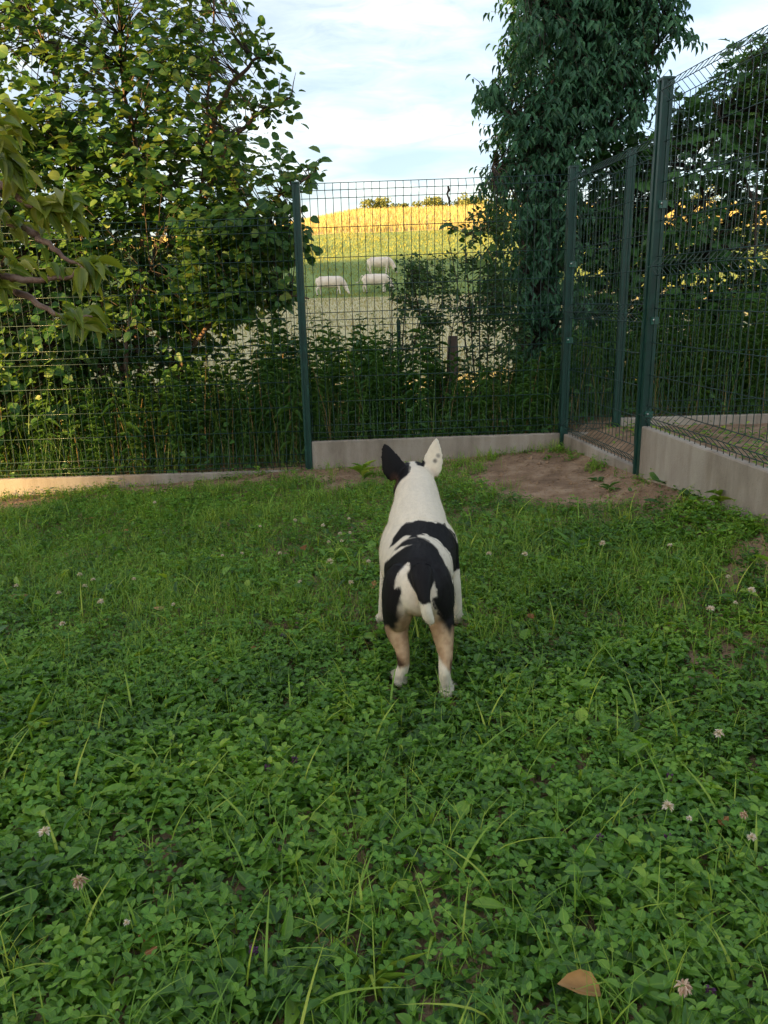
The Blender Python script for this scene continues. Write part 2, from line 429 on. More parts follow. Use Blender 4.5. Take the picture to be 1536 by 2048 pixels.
def paint(name, col, rough=.3, coat=.3):
    m, t, p, o = new_mat(name)
    tco = N(t, 'ShaderNodeTexCoord')
    nz = N(t, 'ShaderNodeTexNoise'); nz.inputs['Scale'].default_value = 22; nz.inputs['Detail'].default_value = 8
    t.links.new(tco.outputs['Object'], nz.inputs['Vector'])
    c = np.array(col)
    r = ramp(t, [(.35, c * .8), (.6, c * 1.1), (.8, c * 1.6 + .012)])
    t.links.new(nz.outputs['Fac'], r.inputs[0]); t.links.new(r.outputs[0], p.inputs['Base Color'])
    mr = N(t, 'ShaderNodeMapRange'); mr.inputs['To Min'].default_value = rough - .08; mr.inputs['To Max'].default_value = rough + .25
    t.links.new(nz.outputs['Fac'], mr.inputs['Value']); t.links.new(mr.outputs[0], p.inputs['Roughness'])
    p.inputs['Coat Weight'].default_value = coat
    p.inputs['Coat Roughness'].default_value = .15
    return m
M['post'] = paint('green_post_paint', (.003, .042, .030), .42, .12)
M['wire'] = paint('green_wire_paint', (.005, .038, .030), .36, .2)
M['clamp'] = paint('green_clamp_paint', (.012, .10, .07), .25, .5)
M['bolt'] = noise_mat('zinc_bolt', [(.45, .45, .45), (.6, .6, .6)], 20, 3, .35, 0, metallic=1.0)

# ------------------------------------------------------------------ terrain
_fy = np.array([5.0, 8, 12, 20, 40, 64, 66, 72.5, 85, 94, 110, 130, 160, 260, 600])
_fz = np.array([-.05, -.12, -.2, -.25, .25, .95, 1.15, 2.95, 6.2, 8.2, 11.0, 13.4, 14.5, 12.0, 3.0])
def ground(x, y):
    x = np.asarray(x, float); y = np.asarray(y, float)
    a = np.interp(x, [-6, -2.85, -.55, .4, 1.31, 1.47, 1.62, 2, 8], [-.28, -.2, -.03, 0, .10, .185, .235, .24, .24])
    b0 = np.interp(x, [.4, 1.3], [1.8, 1.0]); b1 = np.interp(x, [.4, 1.3], [4.3, 2.7])
    near = a * sm(b0, b1, y) + (noise2(x, y, 2.3) - .5) * .03 + (noise2(x, y, 9) - .5) * .012
    far = (np.interp(y - 1.5, _fy, _fz) + np.interp(y, _fy, _fz) + np.interp(y + 1.5, _fy, _fz)) / 3
    far = far + np.interp(x, [-60, -17, -4, 15, 60], [-5.5, -2.0, 0, .3, -.1]) * sm(70, 125, y) + (noise2(x, y, .06) - .5) * .5 * sm(30, 120, y)
    b = sm(6.0, 11.0, y)
    return near * (1 - b) + far * b

def sheet(name, xs, ys, mat, xfun=None, rowfun=None):
    X, Y = np.meshgrid(xs, ys)
    if rowfun is not None: Y = rowfun(X, Y)
    if xfun is not None: X = X * xfun(Y)
    Z = ground(X, Y)
    n, k = X.shape
    idx = np.arange(n * k).reshape(n, k)
    q = np.stack([idx[:-1, :-1], idx[:-1, 1:], idx[1:, 1:], idx[1:, :-1]], -1).reshape(-1, 4)
    mb = MB(); mb.add(np.c_[X.ravel(), Y.ravel(), Z.ravel()], f4=q)
    o = mb.build(name, mat)
    o['kind'] = 'structure'
    return o
def spaced(lo, hi, flo, fhi, fine, coarse):
    return np.concatenate([np.geomspace(1, 1 + (flo - lo), coarse)[::-1] * -1 + flo + 1, np.arange(flo, fhi, fine)[1:], fhi + np.geomspace(1, 1 + hi - fhi, coarse) - 1])
sheet('lawn_ground', spaced(-150, 150, -4, 4.5, .05, 22), np.concatenate([-np.geomspace(1, 160, 20)[::-1] + 1.2, np.arange(.3, 7.01, .05)]), M['soil'])
edge_a = lambda x: 64.5 + .03 * x + (noise2(x, x * 0, .15) - .5) * .8
edge_b = lambda x: 93.5 - .05 * x + (noise2(x, x * 0 + 9, .2) - .5) * 1.2
sx = np.linspace(-1, 1, 161)
wid = lambda Y: 150 + Y * .3
def rows(lo, hi):
    def f(X, Y):
        w = X * 190
        l = lo(w) if callable(lo) else lo + 0 * w
        h = hi(w) if callable(hi) else hi + 0 * w
        return l + (h - l) * Y
    return f
wconst = lambda Y: 190.0 + 0 * Y
sheet('stubble_field', np.concatenate([np.linspace(-1, -.1, 60), np.linspace(-.1, .1, 90)[1:], np.linspace(.1, 1, 60)[1:]]), np.linspace(0, 1, 120) ** 1.6, M['stubble'], wconst, rows(7.0, edge_a))
sheet('meadow', sx, np.linspace(0, 1, 50), M['meadow'], wconst, rows(edge_a, edge_b))
sheet('crop_field', sx, np.linspace(0, 1, 90) ** 1.8, M['cropsoil'], wconst, rows(edge_b, 600.0))

# unseen ridge added to block the low sun; its skyline is shaped for the shade
def ridge():
    du = Vector((math.cos(SUN_AZ), -math.sin(SUN_AZ), 0)); dv = Vector((math.sin(SUN_AZ), math.cos(SUN_AZ), 0))
    us = np.concatenate([np.arange(-190, -14, 2.0), np.arange(-14, 6, .25), np.arange(6, 120, 3)])
    H = np.interp(us, [-190, -130, -90, -80, -75, -72.5, -71.3, -70, -66, -62, -55, -40, -30, -14, -11.5, -10.5, -6.2, -5.75, -3.1, -2.85, -2.6, -2.42, 2, 20, 120],
                  [22, 24, 26, 27.5, 28, 27.6, 24.8, 25.2, 27.2, 28, 27, 24, 22, 20, 19, 13.3, 13.3, 21, 21, 20.5, 20.3, 20, 20, 22, 20])
    H = H + (noise2(us, us * 0, .5) - .5) * .8 + (noise2(us, us * 0 + 7, 2.0) - .5) * .5
    prof = [(-26, 0.0), (-12, .55), (-3, .92), (0, 1.0), (4, .93), (14, .5), (30, 0.0)]
    vv = []
    for u, h in zip(us, H):
        for (dv_, k) in prof:
            p = du * float(u) + dv * (-100.0 + dv_)
            vv.append((p.x, p.y, -1.0 + (h + 1) * k))
    n, k = len(us), len(prof)
    idx = np.arange(n * k).reshape(n, k)
    q = np.stack([idx[:-1, :-1], idx[1:, :-1], idx[1:, 1:], idx[:-1, 1:]], -1).reshape(-1, 4)
    mb = MB(); mb.add(vv, f4=q)
    mb.build('sun_block_ridge', M['sun_block'])['kind'] = 'structure'  # added out of view, only to shade the garden
ridge()

# ------------------------------------------------------------------ fences
FY = 5.66
PANEL_Z = [0, .05, .095, .28, .475, .66, .84, .89, .935, 1.105, 1.285, 1.46, 1.63, 1.675, 1.72]
FOLD = {1: 1, 7: 1, 13: 1}
PANEL_H = 1.74
def mesh_panel(parent, a, b, z0a, z0b, side, pitch=.0525):
    """welded panel from a to b (ground plan), bottom at z0a..z0b; the folds stick out towards 'side' (+1/-1 of the left normal)"""
    a = np.array(a, float); b = np.array(b, float)
    L = np.linalg.norm(b - a); d = (b - a) / L; nrm = np.array([-d[1], d[0]]) * side
    p = empty('mesh_panel', (a[0], a[1], z0a), math.atan2(d[1], d[0]), parent)
    p['label'] = 'green welded wire mesh panel with three folds'
    rise = z0b - z0a
    # vertical wire, one mesh for the whole panel (local frame: x along, y = left normal)
    pts = []
    zs = [PANEL_H - z for z in PANEL_Z]
    for i, z in enumerate(zs):
        pts.append((0, side * .045 if i in FOLD else 0.0, z))
    pts.append((0, 0, -.008))
    mb = MB(); mb.tube(pts, .0022, 4)
    vm = mb.mesh('vertical_wire'); vm.materials.append(M['wire'])
    n = int((L - .03) / pitch)
    off = (L - n * pitch) / 2
    for i in range(n + 1):
        t = off + i * pitch
        w = link('vertical_wire', vm, p); w.location = (t, 0, rise * t / L)
    mb = MB(); mb.tube([(0.01, 0, 0), (L / 2, 0, rise / 2), (L - .01, 0, rise)], .0025, 4)
    hm = mb.mesh('horizontal_wire'); hm.materials.append(M['wire'])
    for i, z in enumerate(zs):
        w = link('horizontal_wire', hm, p)
        w.location = (0, (side * .0505 if i in FOLD else side * .0055), z)
    return p
def post_mesh(h, w=.05, dpt=.06):
    x, y, g, r = w / 2, dpt / 2, .006, .008
    prof = [(-x, -y), (-r * 1.2, -y), (-r, -y + g), (r, -y + g), (r * 1.2, -y), (x, -y), (x, -.012), (x - .012, -.010), (x - .012, .010), (x, .012),
            (x, y), (r * 1.2, y), (r, y - g), (-r, y - g), (-r * 1.2, y), (-x, y), (-x, .012), (-x + .012, .010), (-x + .012, -.010), (-x, -.012)]
    n = len(prof)
    v = [(a, b, 0) for a, b in prof] + [(a, b, h) for a, b in prof]
    me = bpy.data.meshes.new('fence_post')
    faces = [[i, (i + 1) % n, n + (i + 1) % n, n + i] for i in range(n)] + [list(range(n, 2 * n))]
    me.from_pydata(v, [], faces)
    # plastic cap
    nb = len(v)
    me.materials.append(M['post'])
    me.update()
    return me
def post(parent, x, y, z0, z1, rz=0.0, clamps=(), w=.05, dpt=.06, cside=(0, -1)):
    o = link('fence_post', post_mesh(z1 - z0, w, dpt), parent)
    o.location = (x, y, z0); o.rotation_euler = (0, 0, rz)
    mb = MB(); mb.box((0, 0, z1 - z0 + .006), (w + .005, dpt + .005, .012))
    cm = mb.mesh('post_cap', False); cm.materials.append(M['post']); link('post_cap', cm, o)
    for cz in clamps:
        mb = MB(); cx, cy = cside
        mb.box((cx * (w / 2 + .004) + (.012 if cx == 0 else 0), cy * (dpt / 2 + .004), cz - z0), (.046 if cx == 0 else .007, .007 if cx == 0 else .05, .038))
        k = mb.mesh('clamp', False); k.materials.append(M['clamp']); k = link('clamp', k, o)
        mb = MB(); mb.tube([(cx * (w / 2 + .006), cy * (dpt / 2 + .006), cz - z0 + .004), (cx * (w / 2 + .016), cy * (dpt / 2 + .016), cz - z0 + .004)], .006, 6)
        b = mb.mesh('bolt'); b.materials.append(M['bolt']); link('bolt', b, o)
    return o
def board(parent, a, b, zta, ztb, h=.27, thick=.045, label=None):
    a = np.array(a, float); b = np.array(b, float)
    L = np.linalg.norm(b - a); d = (b - a) / L; nrm = np.array([-d[1], d[0]])
    n = int(L / .03)
    t = np.linspace(0, 1, n)
    loc = []
    for ti in t:
        c = a + d * (ti * L); z = zta + (ztb - zta) * ti
        chip = random.uniform(-.0022, .001)
        for (o_, zz) in ((-thick / 2, -h), (-thick / 2, -.006 + chip), (-thick / 2 + .006, chip), (thick / 2 - .006, chip * .5), (thick / 2, -.006), (thick / 2, -h)):
            q = c + nrm * o_
            loc.append((q[0], q[1], z + zz))
    k = 6
    idx = np.arange(n * k).reshape(n, k)
    q = []
    for j in range(k):
        q.append(np.stack([idx[:-1, j], idx[:-1, (j + 1) % k], idx[1:, (j + 1) % k], idx[1:, j]], -1))
    q = np.concatenate(q)
    mb = MB(); mb.add(loc, f4=q)
    me = mb.mesh('concrete_board', False)
    
    me.materials.append(M['concrete'])
    o = link('concrete_board', me, parent)
    if label: o['label'] = label
    return o

back = tag(empty('mesh_fence', (0, 0, 0)), 'green welded mesh fence on concrete boards along the back of the lawn, facing the cows', 'fence')
PX_L, PX_C, PX_R = -.542, 1.318, 1.70
mesh_panel(back, (-3.05, FY), (PX_L - .02, FY), -.045, -.025, -1)
mesh_panel(back, (PX_L + .02, FY), (PX_C - .02, FY), .183, .205, -1)
mesh_panel(back, (PX_C + .02, FY), (PX_R - .02, FY), .205, .205, -1)
mesh_panel(back, (PX_R + .02, FY), (4.2, FY), .305, .315, -1)
post(back, -3.08, FY, -.7, 1.75)
post(back, PX_L, FY, -.6, 1.925)
post(back, PX_C, FY, -.5, 1.985, clamps=(1.37, .86), w=.055, dpt=.06)
post(back, PX_R, FY, -.4, 2.085)
board(back, (-3.05, FY), (PX_L - .026, FY), -.05, -.03, label='low concrete board half buried in the soil, with warm light patches')
board(back, (PX_L + .028, FY), (PX_C - .03, FY), .178, .2, h=.36)
board(back, (PX_C + .03, FY), (PX_R - .027, FY), .2, .2)
board(back, (PX_R + .027, FY), (4.2, FY), .3, .31)

sd = tag(empty('mesh_fence', (0, 0, 0)), 'green mesh fence stepping up beside the bare soil, with a tall glossy post', 'fence')
TP = np.array([1.475, 4.40])
A0 = np.array([PX_C + .012, FY - .04])
dr = (TP - A0) / np.linalg.norm(TP - A0)
E2 = TP + dr * 2.5
rz_s = math.atan2(dr[1], dr[0])
mesh_panel(sd, A0 + dr * .01, TP - dr * .03, .205, .215, -1)
mesh_panel(sd, TP + dr * .03, E2, .46, .46, -1)
post(sd, TP[0], TP[1], -.3, 2.21, rz_s + math.pi / 2, clamps=(1.62, 1.03, .52), w=.055, dpt=.07, cside=(0, -1))
post(sd, E2[0], E2[1], -.3, 2.21, rz_s + math.pi / 2, w=.055, dpt=.07)
board(sd, A0 + dr * .02, TP - dr * .036, .2, .21, h=.3)
board(sd, TP + dr * .036, E2, .455, .455, h=.52, label='tall pale concrete board stepping down behind leafy weeds')

# ------------------------------------------------------------------ old stakes, twig
st = MB()
p0 = at_y(905, 672, 6.6)
for i in range(1): pass
def wood_stake():
    o = tag(empty('wooden_stake', (p0[0], 6.6, 0)), 'short weathered wooden stake behind the wire fence, among the saplings', 'stake')
    mb = MB()
    n = 10; zs = np.linspace(-.3, p0[2], 9)
    ang = np.arange(n) * 2 * math.pi / n
    vv = []
    for i, z in enumerate(zs):
        r = .047 * (1 + .06 * np.sin(ang * 3 + i)) * (1 if i < 8 else .82)
        vv.append(np.c_[r * np.cos(ang), r * np.sin(ang), np.full(n, z)])
    vv = np.concatenate(vv)
    q = [[i * n + j, i * n + (j + 1) % n, (i + 1) * n + (j + 1) % n, (i + 1) * n + j] for i in range(8) for j in range(n)]
    top = len(vv); vv = np.r_[vv, [[0.005, 0, p0[2] - .004]]]
    f3 = [[8 * n + j, 8 * n + (j + 1) % n, top] for j in range(n)]
    mb.add(vv, f3, q); mb.build('post_body', M['oldwood'], o)
wood_stake()
q0 = at_y(797, 640, 6.5)
o = tag(empty('metal_picket', (q0[0], 6.5, 0)), 'thin dark green metal picket standing in the weeds beyond the fence', 'picket')
mb = MB(); mb.box((0, 0, q0[2] / 2 - .1), (.032, .006, q0[2] + .2)); mb.box((0, .016, q0[2] / 2 - .1), (.006, .026, q0[2] + .2)); mb.build('picket_body', M['post'], o, False)
q1 = at_y(897, 372, FY - .03)
mb = MB()
mb.tube([at_y(896, 372, FY - .05), at_y(898, 380, FY - .055), at_y(894, 388, FY - .06), at_y(898, 397, FY - .06), at_y(899, 412, FY - .05)], [.006, .010, .006, .007, .003], 6)
tag(mb.build('twig', M['darkbark']), 'dark broken twig caught in the top wires of the fence', 'twig')

# ------------------------------------------------------------------ trees and shrubs built from pixels put on real depth
def crown_points(polys):
    """polys: list of (pixel polygon, depth y, thickness, count, gap noise) -> cluster centres"""
    out_ = []
    for poly, y, th, n, gap in polys:
        poly = np.array(poly, float)
        lo, hi = poly.min(0), poly.max(0)
        got = []
        c = 0
        while c < n:
            u = rng.uniform(lo[0], hi[0], n); v = rng.uniform(lo[1], hi[1], n)
            k = in_poly(u, v, poly) & (noise2(u, v, 1 / 38.0) * .6 + noise2(u, v, 1 / 15.) * .4 > gap)
            got.append(np.c_[u, v][k]); c += k.sum()
        uv = np.concatenate(got)[:n]
        d = (MI @ np.c_[(uv[:, 0] - 768) / F_PX, -(uv[:, 1] - 1024) / F_PX, -np.ones(n)].T).T
        pts = np.array([0, 0, CAM_H]) + d * (y / d[:, 1])[:, None]
        pts[:, 1] = y + rng.uniform(-.5, .5, n) * th
        out_.append(pts)
    return np.concatenate(out_)
def poly3(pts, y=None):
    return np.array([at_y(*p[:2], p[2] if len(p) > 2 else y) for p in pts])
def smooth_path(p, n=12):
    p = np.asarray(p, float); k = len(p)
    t = np.linspace(0, k - 1, n); i = np.clip(t.astype(int), 0, k - 2); f = (t - i)[:, None]
    g = lambda j: p[np.clip(j, 0, k - 1)]
    a, b, c, d = g(i - 1), g(i), g(i + 1), g(i + 2)
    return .5 * (2 * b + (c - a) * f + (2 * a - 5 * b + 4 * c - d) * f * f + (3 * b - a - 3 * c + d) * f ** 3)

def foliage(parent, centres, per, spread, size, asp, T, mat, style, stems, twig_mat, axis=None, parts=300, twig_r=.0035, leaf_name='leaf'):
    n = len(centres)
    # twig axis per cluster
    S = np.concatenate(stems) if stems else centres
    if axis is None:
        idx = []
        for c in np.array_split(centres, max(1, n // 400)):
            dd = ((c[:, None] - S[None]) ** 2 * np.array([1, 1, .55])).sum(2)
            idx.append(dd.argmin(1))
        idx = np.concatenate(idx)
        root = S[idx]
        ax = centres - root
        ln = np.linalg.norm(ax, axis=1)[:, None]
        ax = ax / (ln + 1e-6) + rand_dirs(n) * .55 + np.array([0, 0, .18])
    ax /= np.linalg.norm(ax, axis=1)[:, None]
    if twig_mat is not None:
        mb = MB()
        for i in range(n):
            a, b = root[i], centres[i] + ax[i] * spread * .5
            mid = (a + b) / 2 + np.array([0, 0, .06 * np.linalg.norm(b - a)]) + rand_dirs(1)[0] * .05 * np.linalg.norm(b - a)
            mb.tube([a, mid, b], [twig_r * 1.8, twig_r * 1.2, twig_r * .5], 3, cap=False)
        mb.build('twigs', twig_mat, parent)['kind'] = 'stuff'
    # leaves
    k = per
    t = np.tile(np.linspace(-.5, .55, k), n) + rng.uniform(-.08, .08, n * k)
    A = np.repeat(ax, k, 0); P = np.repeat(centres, k, 0) + A * (t * spread)[:, None]
    sgn = np.tile(np.where(np.arange(k) % 2, 1.0, -1.0), n)
    side = np.cross(A, np.array([0, 0, 1.0])); side /= np.linalg.norm(side, axis=1)[:, None] + 1e-6
    rd = rand_dirs(n * k)
    if style == 'flat':
        D = A * .55 + side * sgn[:, None] * .8 + rd * .45 + np.array([0, 0, -.22])
        Nn = np.array([0, -.5, .9]) + rand_dirs(n * k) * .75
    elif style == 'droop':
        D = A * .45 + side * sgn[:, None] * .5 + rd * .3 + np.array([0, 0, -.75])
        Nn = A * .8 + np.array([0, -.25, .55]) + rand_dirs(n * k) * .5
    else:
        D = A * .5 + side * sgn[:, None] * .7 + rd * .6
        Nn = np.array([0, -.3, .8]) + rand_dirs(n * k) * .9
    L = size * rng.uniform(.6, 1.25, n * k); W = L * asp * rng.uniform(.85, 1.12, n * k)
    P = P + rd * spread * .12
    # the ones that show largest (nearest to the viewer side) as objects, the rest as one crown mesh
    m = n * k
    order = np.argsort(P[:, 1] - 6 * (L - size) + rng.uniform(0, .25, m))
    big = order[:parts]; rest = order[parts:]
    rnd = np.clip(rng.random(m) * .75 + .25 * np.repeat(rng.random(n), k), 0, 1)
    if len(rest):
        mb = MB(); leaves(mb, P[rest], D[rest], Nn[rest], L[rest], W[rest], {id(T_ROUND): T_ROUND_LITE, id(T_LANCE): T_LANCE_LITE}.get(id(T), T), rnd[rest])
        mb.build('crown', mat, parent)['kind'] = 'stuff'
    if parts:
        var = []
        for q in range(6):
            mb = MB(); leaves(mb, [[0, 0, 0]], [[1, 0, 0]], [[0, 0, 1]], 1.0, 1.0, T, q / 5.0)
            me = mb.mesh(leaf_name); me.materials.append(mat); var.append(me)
        Db, Sb, Ub = basis(D[big], Nn[big])
        for i, b in enumerate(big):
            o = link(leaf_name, var[int(rnd[b] * 5.99)], parent)
            mm_ = np.eye(4); mm_[:3, 0] = Db[i] * L[b]; mm_[:3, 1] = Sb[i] * W[b]; mm_[:3, 2] = Ub[i] * L[b]; mm_[:3, 3] = P[b]
            o.matrix_local = Matrix(mm_.tolist())

# --- hazel
hz = tag(empty('hazel_tree', (-2.0, 6.7, -.2)), 'big many-stemmed hazel with round leaves leaning over the back fence', 'tree')
hz.location = (0, 0, 0)
hz_stems_px = [
    [(300, 900, 6.7), (270, 640, 6.65), (290, 400, 6.6), (250, 180, 6.6), (240, -20, 6.7), (230, -160, 6.8)],
    [(310, 900, 6.8), (360, 640, 6.8), (400, 400, 6.8), (420, 150, 6.8), (430, -60, 6.9)],
    [(290, 900, 6.6), (210, 620, 6.6), (150, 420, 6.7), (120, 200, 6.8), (60, 0, 6.9)],
    [(280, 900, 6.5), (180, 700, 6.5), (110, 560, 6.5), (60, 470, 6.5), (-60, 300, 6.6)],
    [(320, 900, 6.7), (400, 620, 6.6), (480, 470, 6.5), (560, 390, 6.4), (630, 345, 6.35)],
    [(315, 900, 6.9), (330, 640, 7.0), (340, 400, 7.1), (330, 100, 7.2), (320, -120, 7.2)],
    [(310, 900, 6.6), (380, 700, 6.5), (470, 620, 6.4), (560, 590, 6.35), (620, 600, 6.3)],
    [(270, 900, 6.9), (120, 760, 7.0), (20, 640, 7.1), (-80, 560, 7.1)],
    [(290, 900, 6.5), (255, 740, 6.4), (262, 620, 6.4), (300, 540, 6.4)],
    [(400, 420, 6.8), (450, 300, 6.6), (520, 225, 6.5), (585, 190, 6.45)],
    [(410, 300, 6.8), (450, 190, 6.7), (500, 130, 6.6), (540, 105, 6.55)],
]
hz_stems = []
for s_ in hz_stems_px:
    pth = smooth_path(poly3(s_), 18)
    pth[:, :] += rand_dirs(18) * .012
    hz_stems.append(pth)
    mb = MB(); mb.tube(pth, np.linspace(.026, .006, 18), 7)
    mb.build('stem', M['bark'], hz)
hz_polys = [
    ([(-140, -160), (330, -160), (470, -60), (485, 20), (440, 70), (505, 110), (500, 200), (470, 270), (500, 330), (470, 420), (520, 470), (560, 560), (590, 600), (500, 640), (380, 640), (330, 720), (0, 760), (-140, 700)], 6.75, 1.7, 950, .40),
    ([(-140, 60), (180, 40), (380, 120), (440, 300), (420, 560), (300, 640), (-140, 600)], 6.5, .9, 300, .38),
    ([(440, 300), (520, 330), (560, 300), (650, 345), (600, 400), (545, 440), (470, 470)], 6.3, .5, 46, .25),
    ([(380, 440), (560, 430), (620, 480), (540, 520), (600, 590), (470, 640), (380, 620)], 6.35, .6, 230, .26),
    ([(-60, 230), (470, 230), (500, 420), (550, 560), (480, 640), (300, 700), (-60, 760)], 6.9, 1.3, 760, .28),
    ([(-60, 540), (330, 540), (490, 610), (440, 720), (320, 850), (-60, 860)], 6.8, .9, 420, .30),
    ([(480, 90), (545, 95), (535, 130), (470, 150)], 6.6, .3, 9, .0),
    ([(460, 200), (600, 180), (560, 235), (470, 250)], 6.5, .3, 16, .0),
    ([(-140, 620), (170, 640), (190, 840), (-140, 880)], 6.35, .8, 300, .34),
]
foliage(hz, crown_points(hz_polys), 8, .27, .075, .90, T_ROUND, M['hazel'], 'flat', hz_stems, M['darkbark'], twig_r=.003)

# --- climber-covered tree
iv = tag(empty('ivy_clad_tree', (0, 0, 0)), 'tall columnar tree smothered in dark drooping climber leaves, behind the fence corner', 'tree')
tr_px = [(1078, 830, 7.4), (1078, 600, 7.4), (1085, 400, 7.4), (1130, 200, 7.4), (1180, 0, 7.4), (1200, -200, 7.4)]
tp = smooth_path(poly3(tr_px), 16)
mb = MB(); mb.tube(tp, np.linspace(.20, .13, 16), 10); mb.build('trunk', M['darkbark'], iv)
iv_stems = [tp]
for s_ in ([(1110, 380, 7.3), (1050, 280, 7.2), (975, 190, 7.1)], [(1140, 250, 7.3), (1240, 180, 7.2), (1340, 60, 7.1)], [(1090, 420, 7.3), (1020, 340, 7.2), (985, 330, 7.1)],
           [(1160, 100, 7.3), (1090, 30, 7.1), (1030, -60, 7.0)], [(1170, 60, 7.4), (1270, -20, 7.3), (1340, -150, 7.3)], [(1120, 300, 7.3), (1200, 260, 7.1), (1290, 200, 7.0)]):
    q = smooth_path(poly3(s_), 8); iv_stems.append(q)
    mb = MB(); mb.tube(q, np.linspace(.03, .008, 8), 6); mb.build('limb', M['darkbark'], iv)
iv_polys = [
    ([(1022, -170), (1340, -170), (1345, 60), (1340, 110), (1290, 190), (1275, 260), (1230, 290), (1170, 330), (1130, 350), (1010, 350), (990, 320), (1000, 240), (985, 200), (1015, 130), (1022, 30)], 7.3, 1.3, 1080, .27),
    ([(1050, -170), (1310, -170), (1300, 100), (1220, 240), (1120, 330), (1030, 330), (1040, 150)], 6.95, .6, 360, .34),
    ([(955, 185), (1010, 165), (1010, 225), (965, 215)], 7.0, .3, 16, 0),
    ([(1000, 330), (1140, 330), (1140, 480), (1140, 780), (1040, 780), (1010, 620), (960, 640), (985, 480), (975, 360)], 7.2, .9, 480, .26),
]
foliage(iv, crown_points(iv_polys), 11, .26, .070, .42, T_LANCE, M["ivy"], "droop", iv_stems, M['darkbark'], twig_r=.003)

# --- maples / shrubs behind the side fence
mp_ = tag(empty('maple_shrub', (0, 0, 0)), 'loose lobed-leaf maple shrub seen through the side fence, sky showing between its leaves', 'shrub')
mp_stems = []
for s_ in ([(1440, 860, 7.6), (1430, 600, 7.6), (1470, 350, 7.6), (1500, 120, 7.6)], [(1430, 860, 7.5), (1380, 600, 7.4), (1350, 400, 7.4), (1360, 250, 7.4)], [(1450, 860, 7.7), (1560, 600, 7.7), (1620, 300, 7.7), (1640, 100, 7.7)],
           [(1425, 870, 7.4), (1410, 420, 7.2), (1385, 330, 7.2), (1440, 240, 7.1)]):
    q = smooth_path(poly3(s_), 12); mp_stems.append(q)
    mb = MB(); mb.tube(q, np.linspace(.02, .006, 12), 6); mb.build('stem', M['darkbark'], mp_)
mp_polys = [
    ([(1300, 260), (1380, 190), (1450, 140), (1536, 70), (1720, 20), (1720, 360), (1536, 380), (1420, 370), (1300, 390)], 7.3, 1.2, 430, .38),
    ([(1180, 300), (1320, 280), (1330, 400), (1180, 480)], 7.2, .6, 110, .36),
    ([(1140, 440), (1300, 430), (1290, 700), (1140, 760)], 7.2, .6, 190, .34),
    ([(1290, 500), (1720, 500), (1720, 640), (1290, 640)], 7.2, .8, 190, .40),
    ([(1330, 600), (1720, 580), (1720, 800), (1330, 800)], 7.3, .9, 230, .36),
    ([(1140, 380), (1536, 385), (1640, 400), (1640, 520), (1140, 520)], 7.5, .7, 210, .40),
    ([(1320, 420), (1440, 410), (1430, 470), (1330, 500)], 6.9, .4, 22, .2),
]
foliage(mp_, crown_points(mp_polys), 7, .32, .10, .92, T_MAPLE, M['maple'], 'flat', mp_stems, M['darkbark'], twig_r=.0035)
ash = tag(empty('ash_sapling', (0, 0, 0)), 'slim ash sapling with paired leaflets rising above the side fence, against the sky', 'tree')
ash_stems = []
for s_ in ([(1500, 860, 7.0), (1510, 500, 6.9), (1515, 250, 6.9), (1500, 80, 6.9)], [(1505, 400, 6.9), (1460, 280, 6.9), (1420, 190, 6.8)]):
    q = smooth_path(poly3(s_), 12); ash_stems.append(q)
    mb = MB(); mb.tube(q, np.linspace(.014, .004, 12), 6); mb.build('stem', M['darkbark'], ash)
foliage(ash, crown_points([([(1400, 180), (1470, 120), (1540, 60), (1600, 90), (1600, 280), (1450, 260)], 6.85, .5, 46, .2)]), 11, .26, .06, .34, T_LANCE, M['weed'], 'flat', ash_stems, M['darkbark'], parts=200, twig_r=.002)

# --- blackthorn saplings and the bush in front of the ivy-clad tree
sap_specs = [
    ('young sapling with dark little leaves beside the thin metal picket', [(805, 860), (812, 700), (835, 520)], [(775, 580), (835, 500), (870, 600), (860, 720), (770, 720)], 95, 6.3),
    ('spindly sapling with a bare top standing just before the wooden stake', [(880, 860), (870, 650), (872, 520)], [(840, 540), (875, 500), (910, 560), (905, 660), (840, 660)], 46, 6.4),
    ('leafy young bush between the wooden stake and the ivy clad tree', [(960, 860), (950, 620), (945, 440)], [(900, 560), (925, 470), (950, 420), (1000, 420), (1030, 520), (1040, 700), (1020, 760), (930, 740)], 190, 6.5),
]
for lab, stx, pol, n_, yy in sap_specs:
    s_o = tag(empty('blackthorn_sapling', (0, 0, 0)), lab, 'sapling', 'young saplings behind the fence')
    stems = []
    for j in range(4):
        q = smooth_path(np.array([at_y(stx[0][0] + (j - 1.5) * 6, stx[0][1], yy), at_y(stx[1][0] + (j - 1.5) * 18, stx[1][1] + 20 * j, yy + .1 * (j - 1.5)), at_y(stx[2][0] + (j - 1.5) * 34, stx[2][1] + 22 * abs(j - 1), yy + .15 * (j - 1.5))]), 10)
        stems.append(q); mb = MB(); mb.tube(q, np.linspace(.008, .002, 10), 5); mb.build('stem', M['darkbark'], s_o)
    foliage(s_o, crown_points([(pol, yy, .5, n_, .33)]), 10, .17, .045, .5, T_OVATE, M['sapling'], 'up', stems, M['darkbark'], parts=150, twig_r=.0016)
rb = tag(empty('hazel_shoot', (0, 0, 0)), 'arching shoot with round bright leaves poking out left of the ivy clad tree', 'shoot')
q = smooth_path(poly3([(1000, 540, 6.6), (960, 480, 6.4), (925, 465, 6.35), (890, 448, 6.3)]), 10)
mb = MB(); mb.tube(q, np.linspace(.005, .0015, 10), 5); mb.build('stem', M['bark'], rb)
foliage(rb, crown_points([([(885, 445), (930, 455), (985, 500), (990, 540), (930, 490)], 6.35, .2, 7, 0)]), 4, .14, .075, .9, T_ROUND, M['hazel'], 'flat', [q], M['bark'], parts=28, twig_r=.0015)

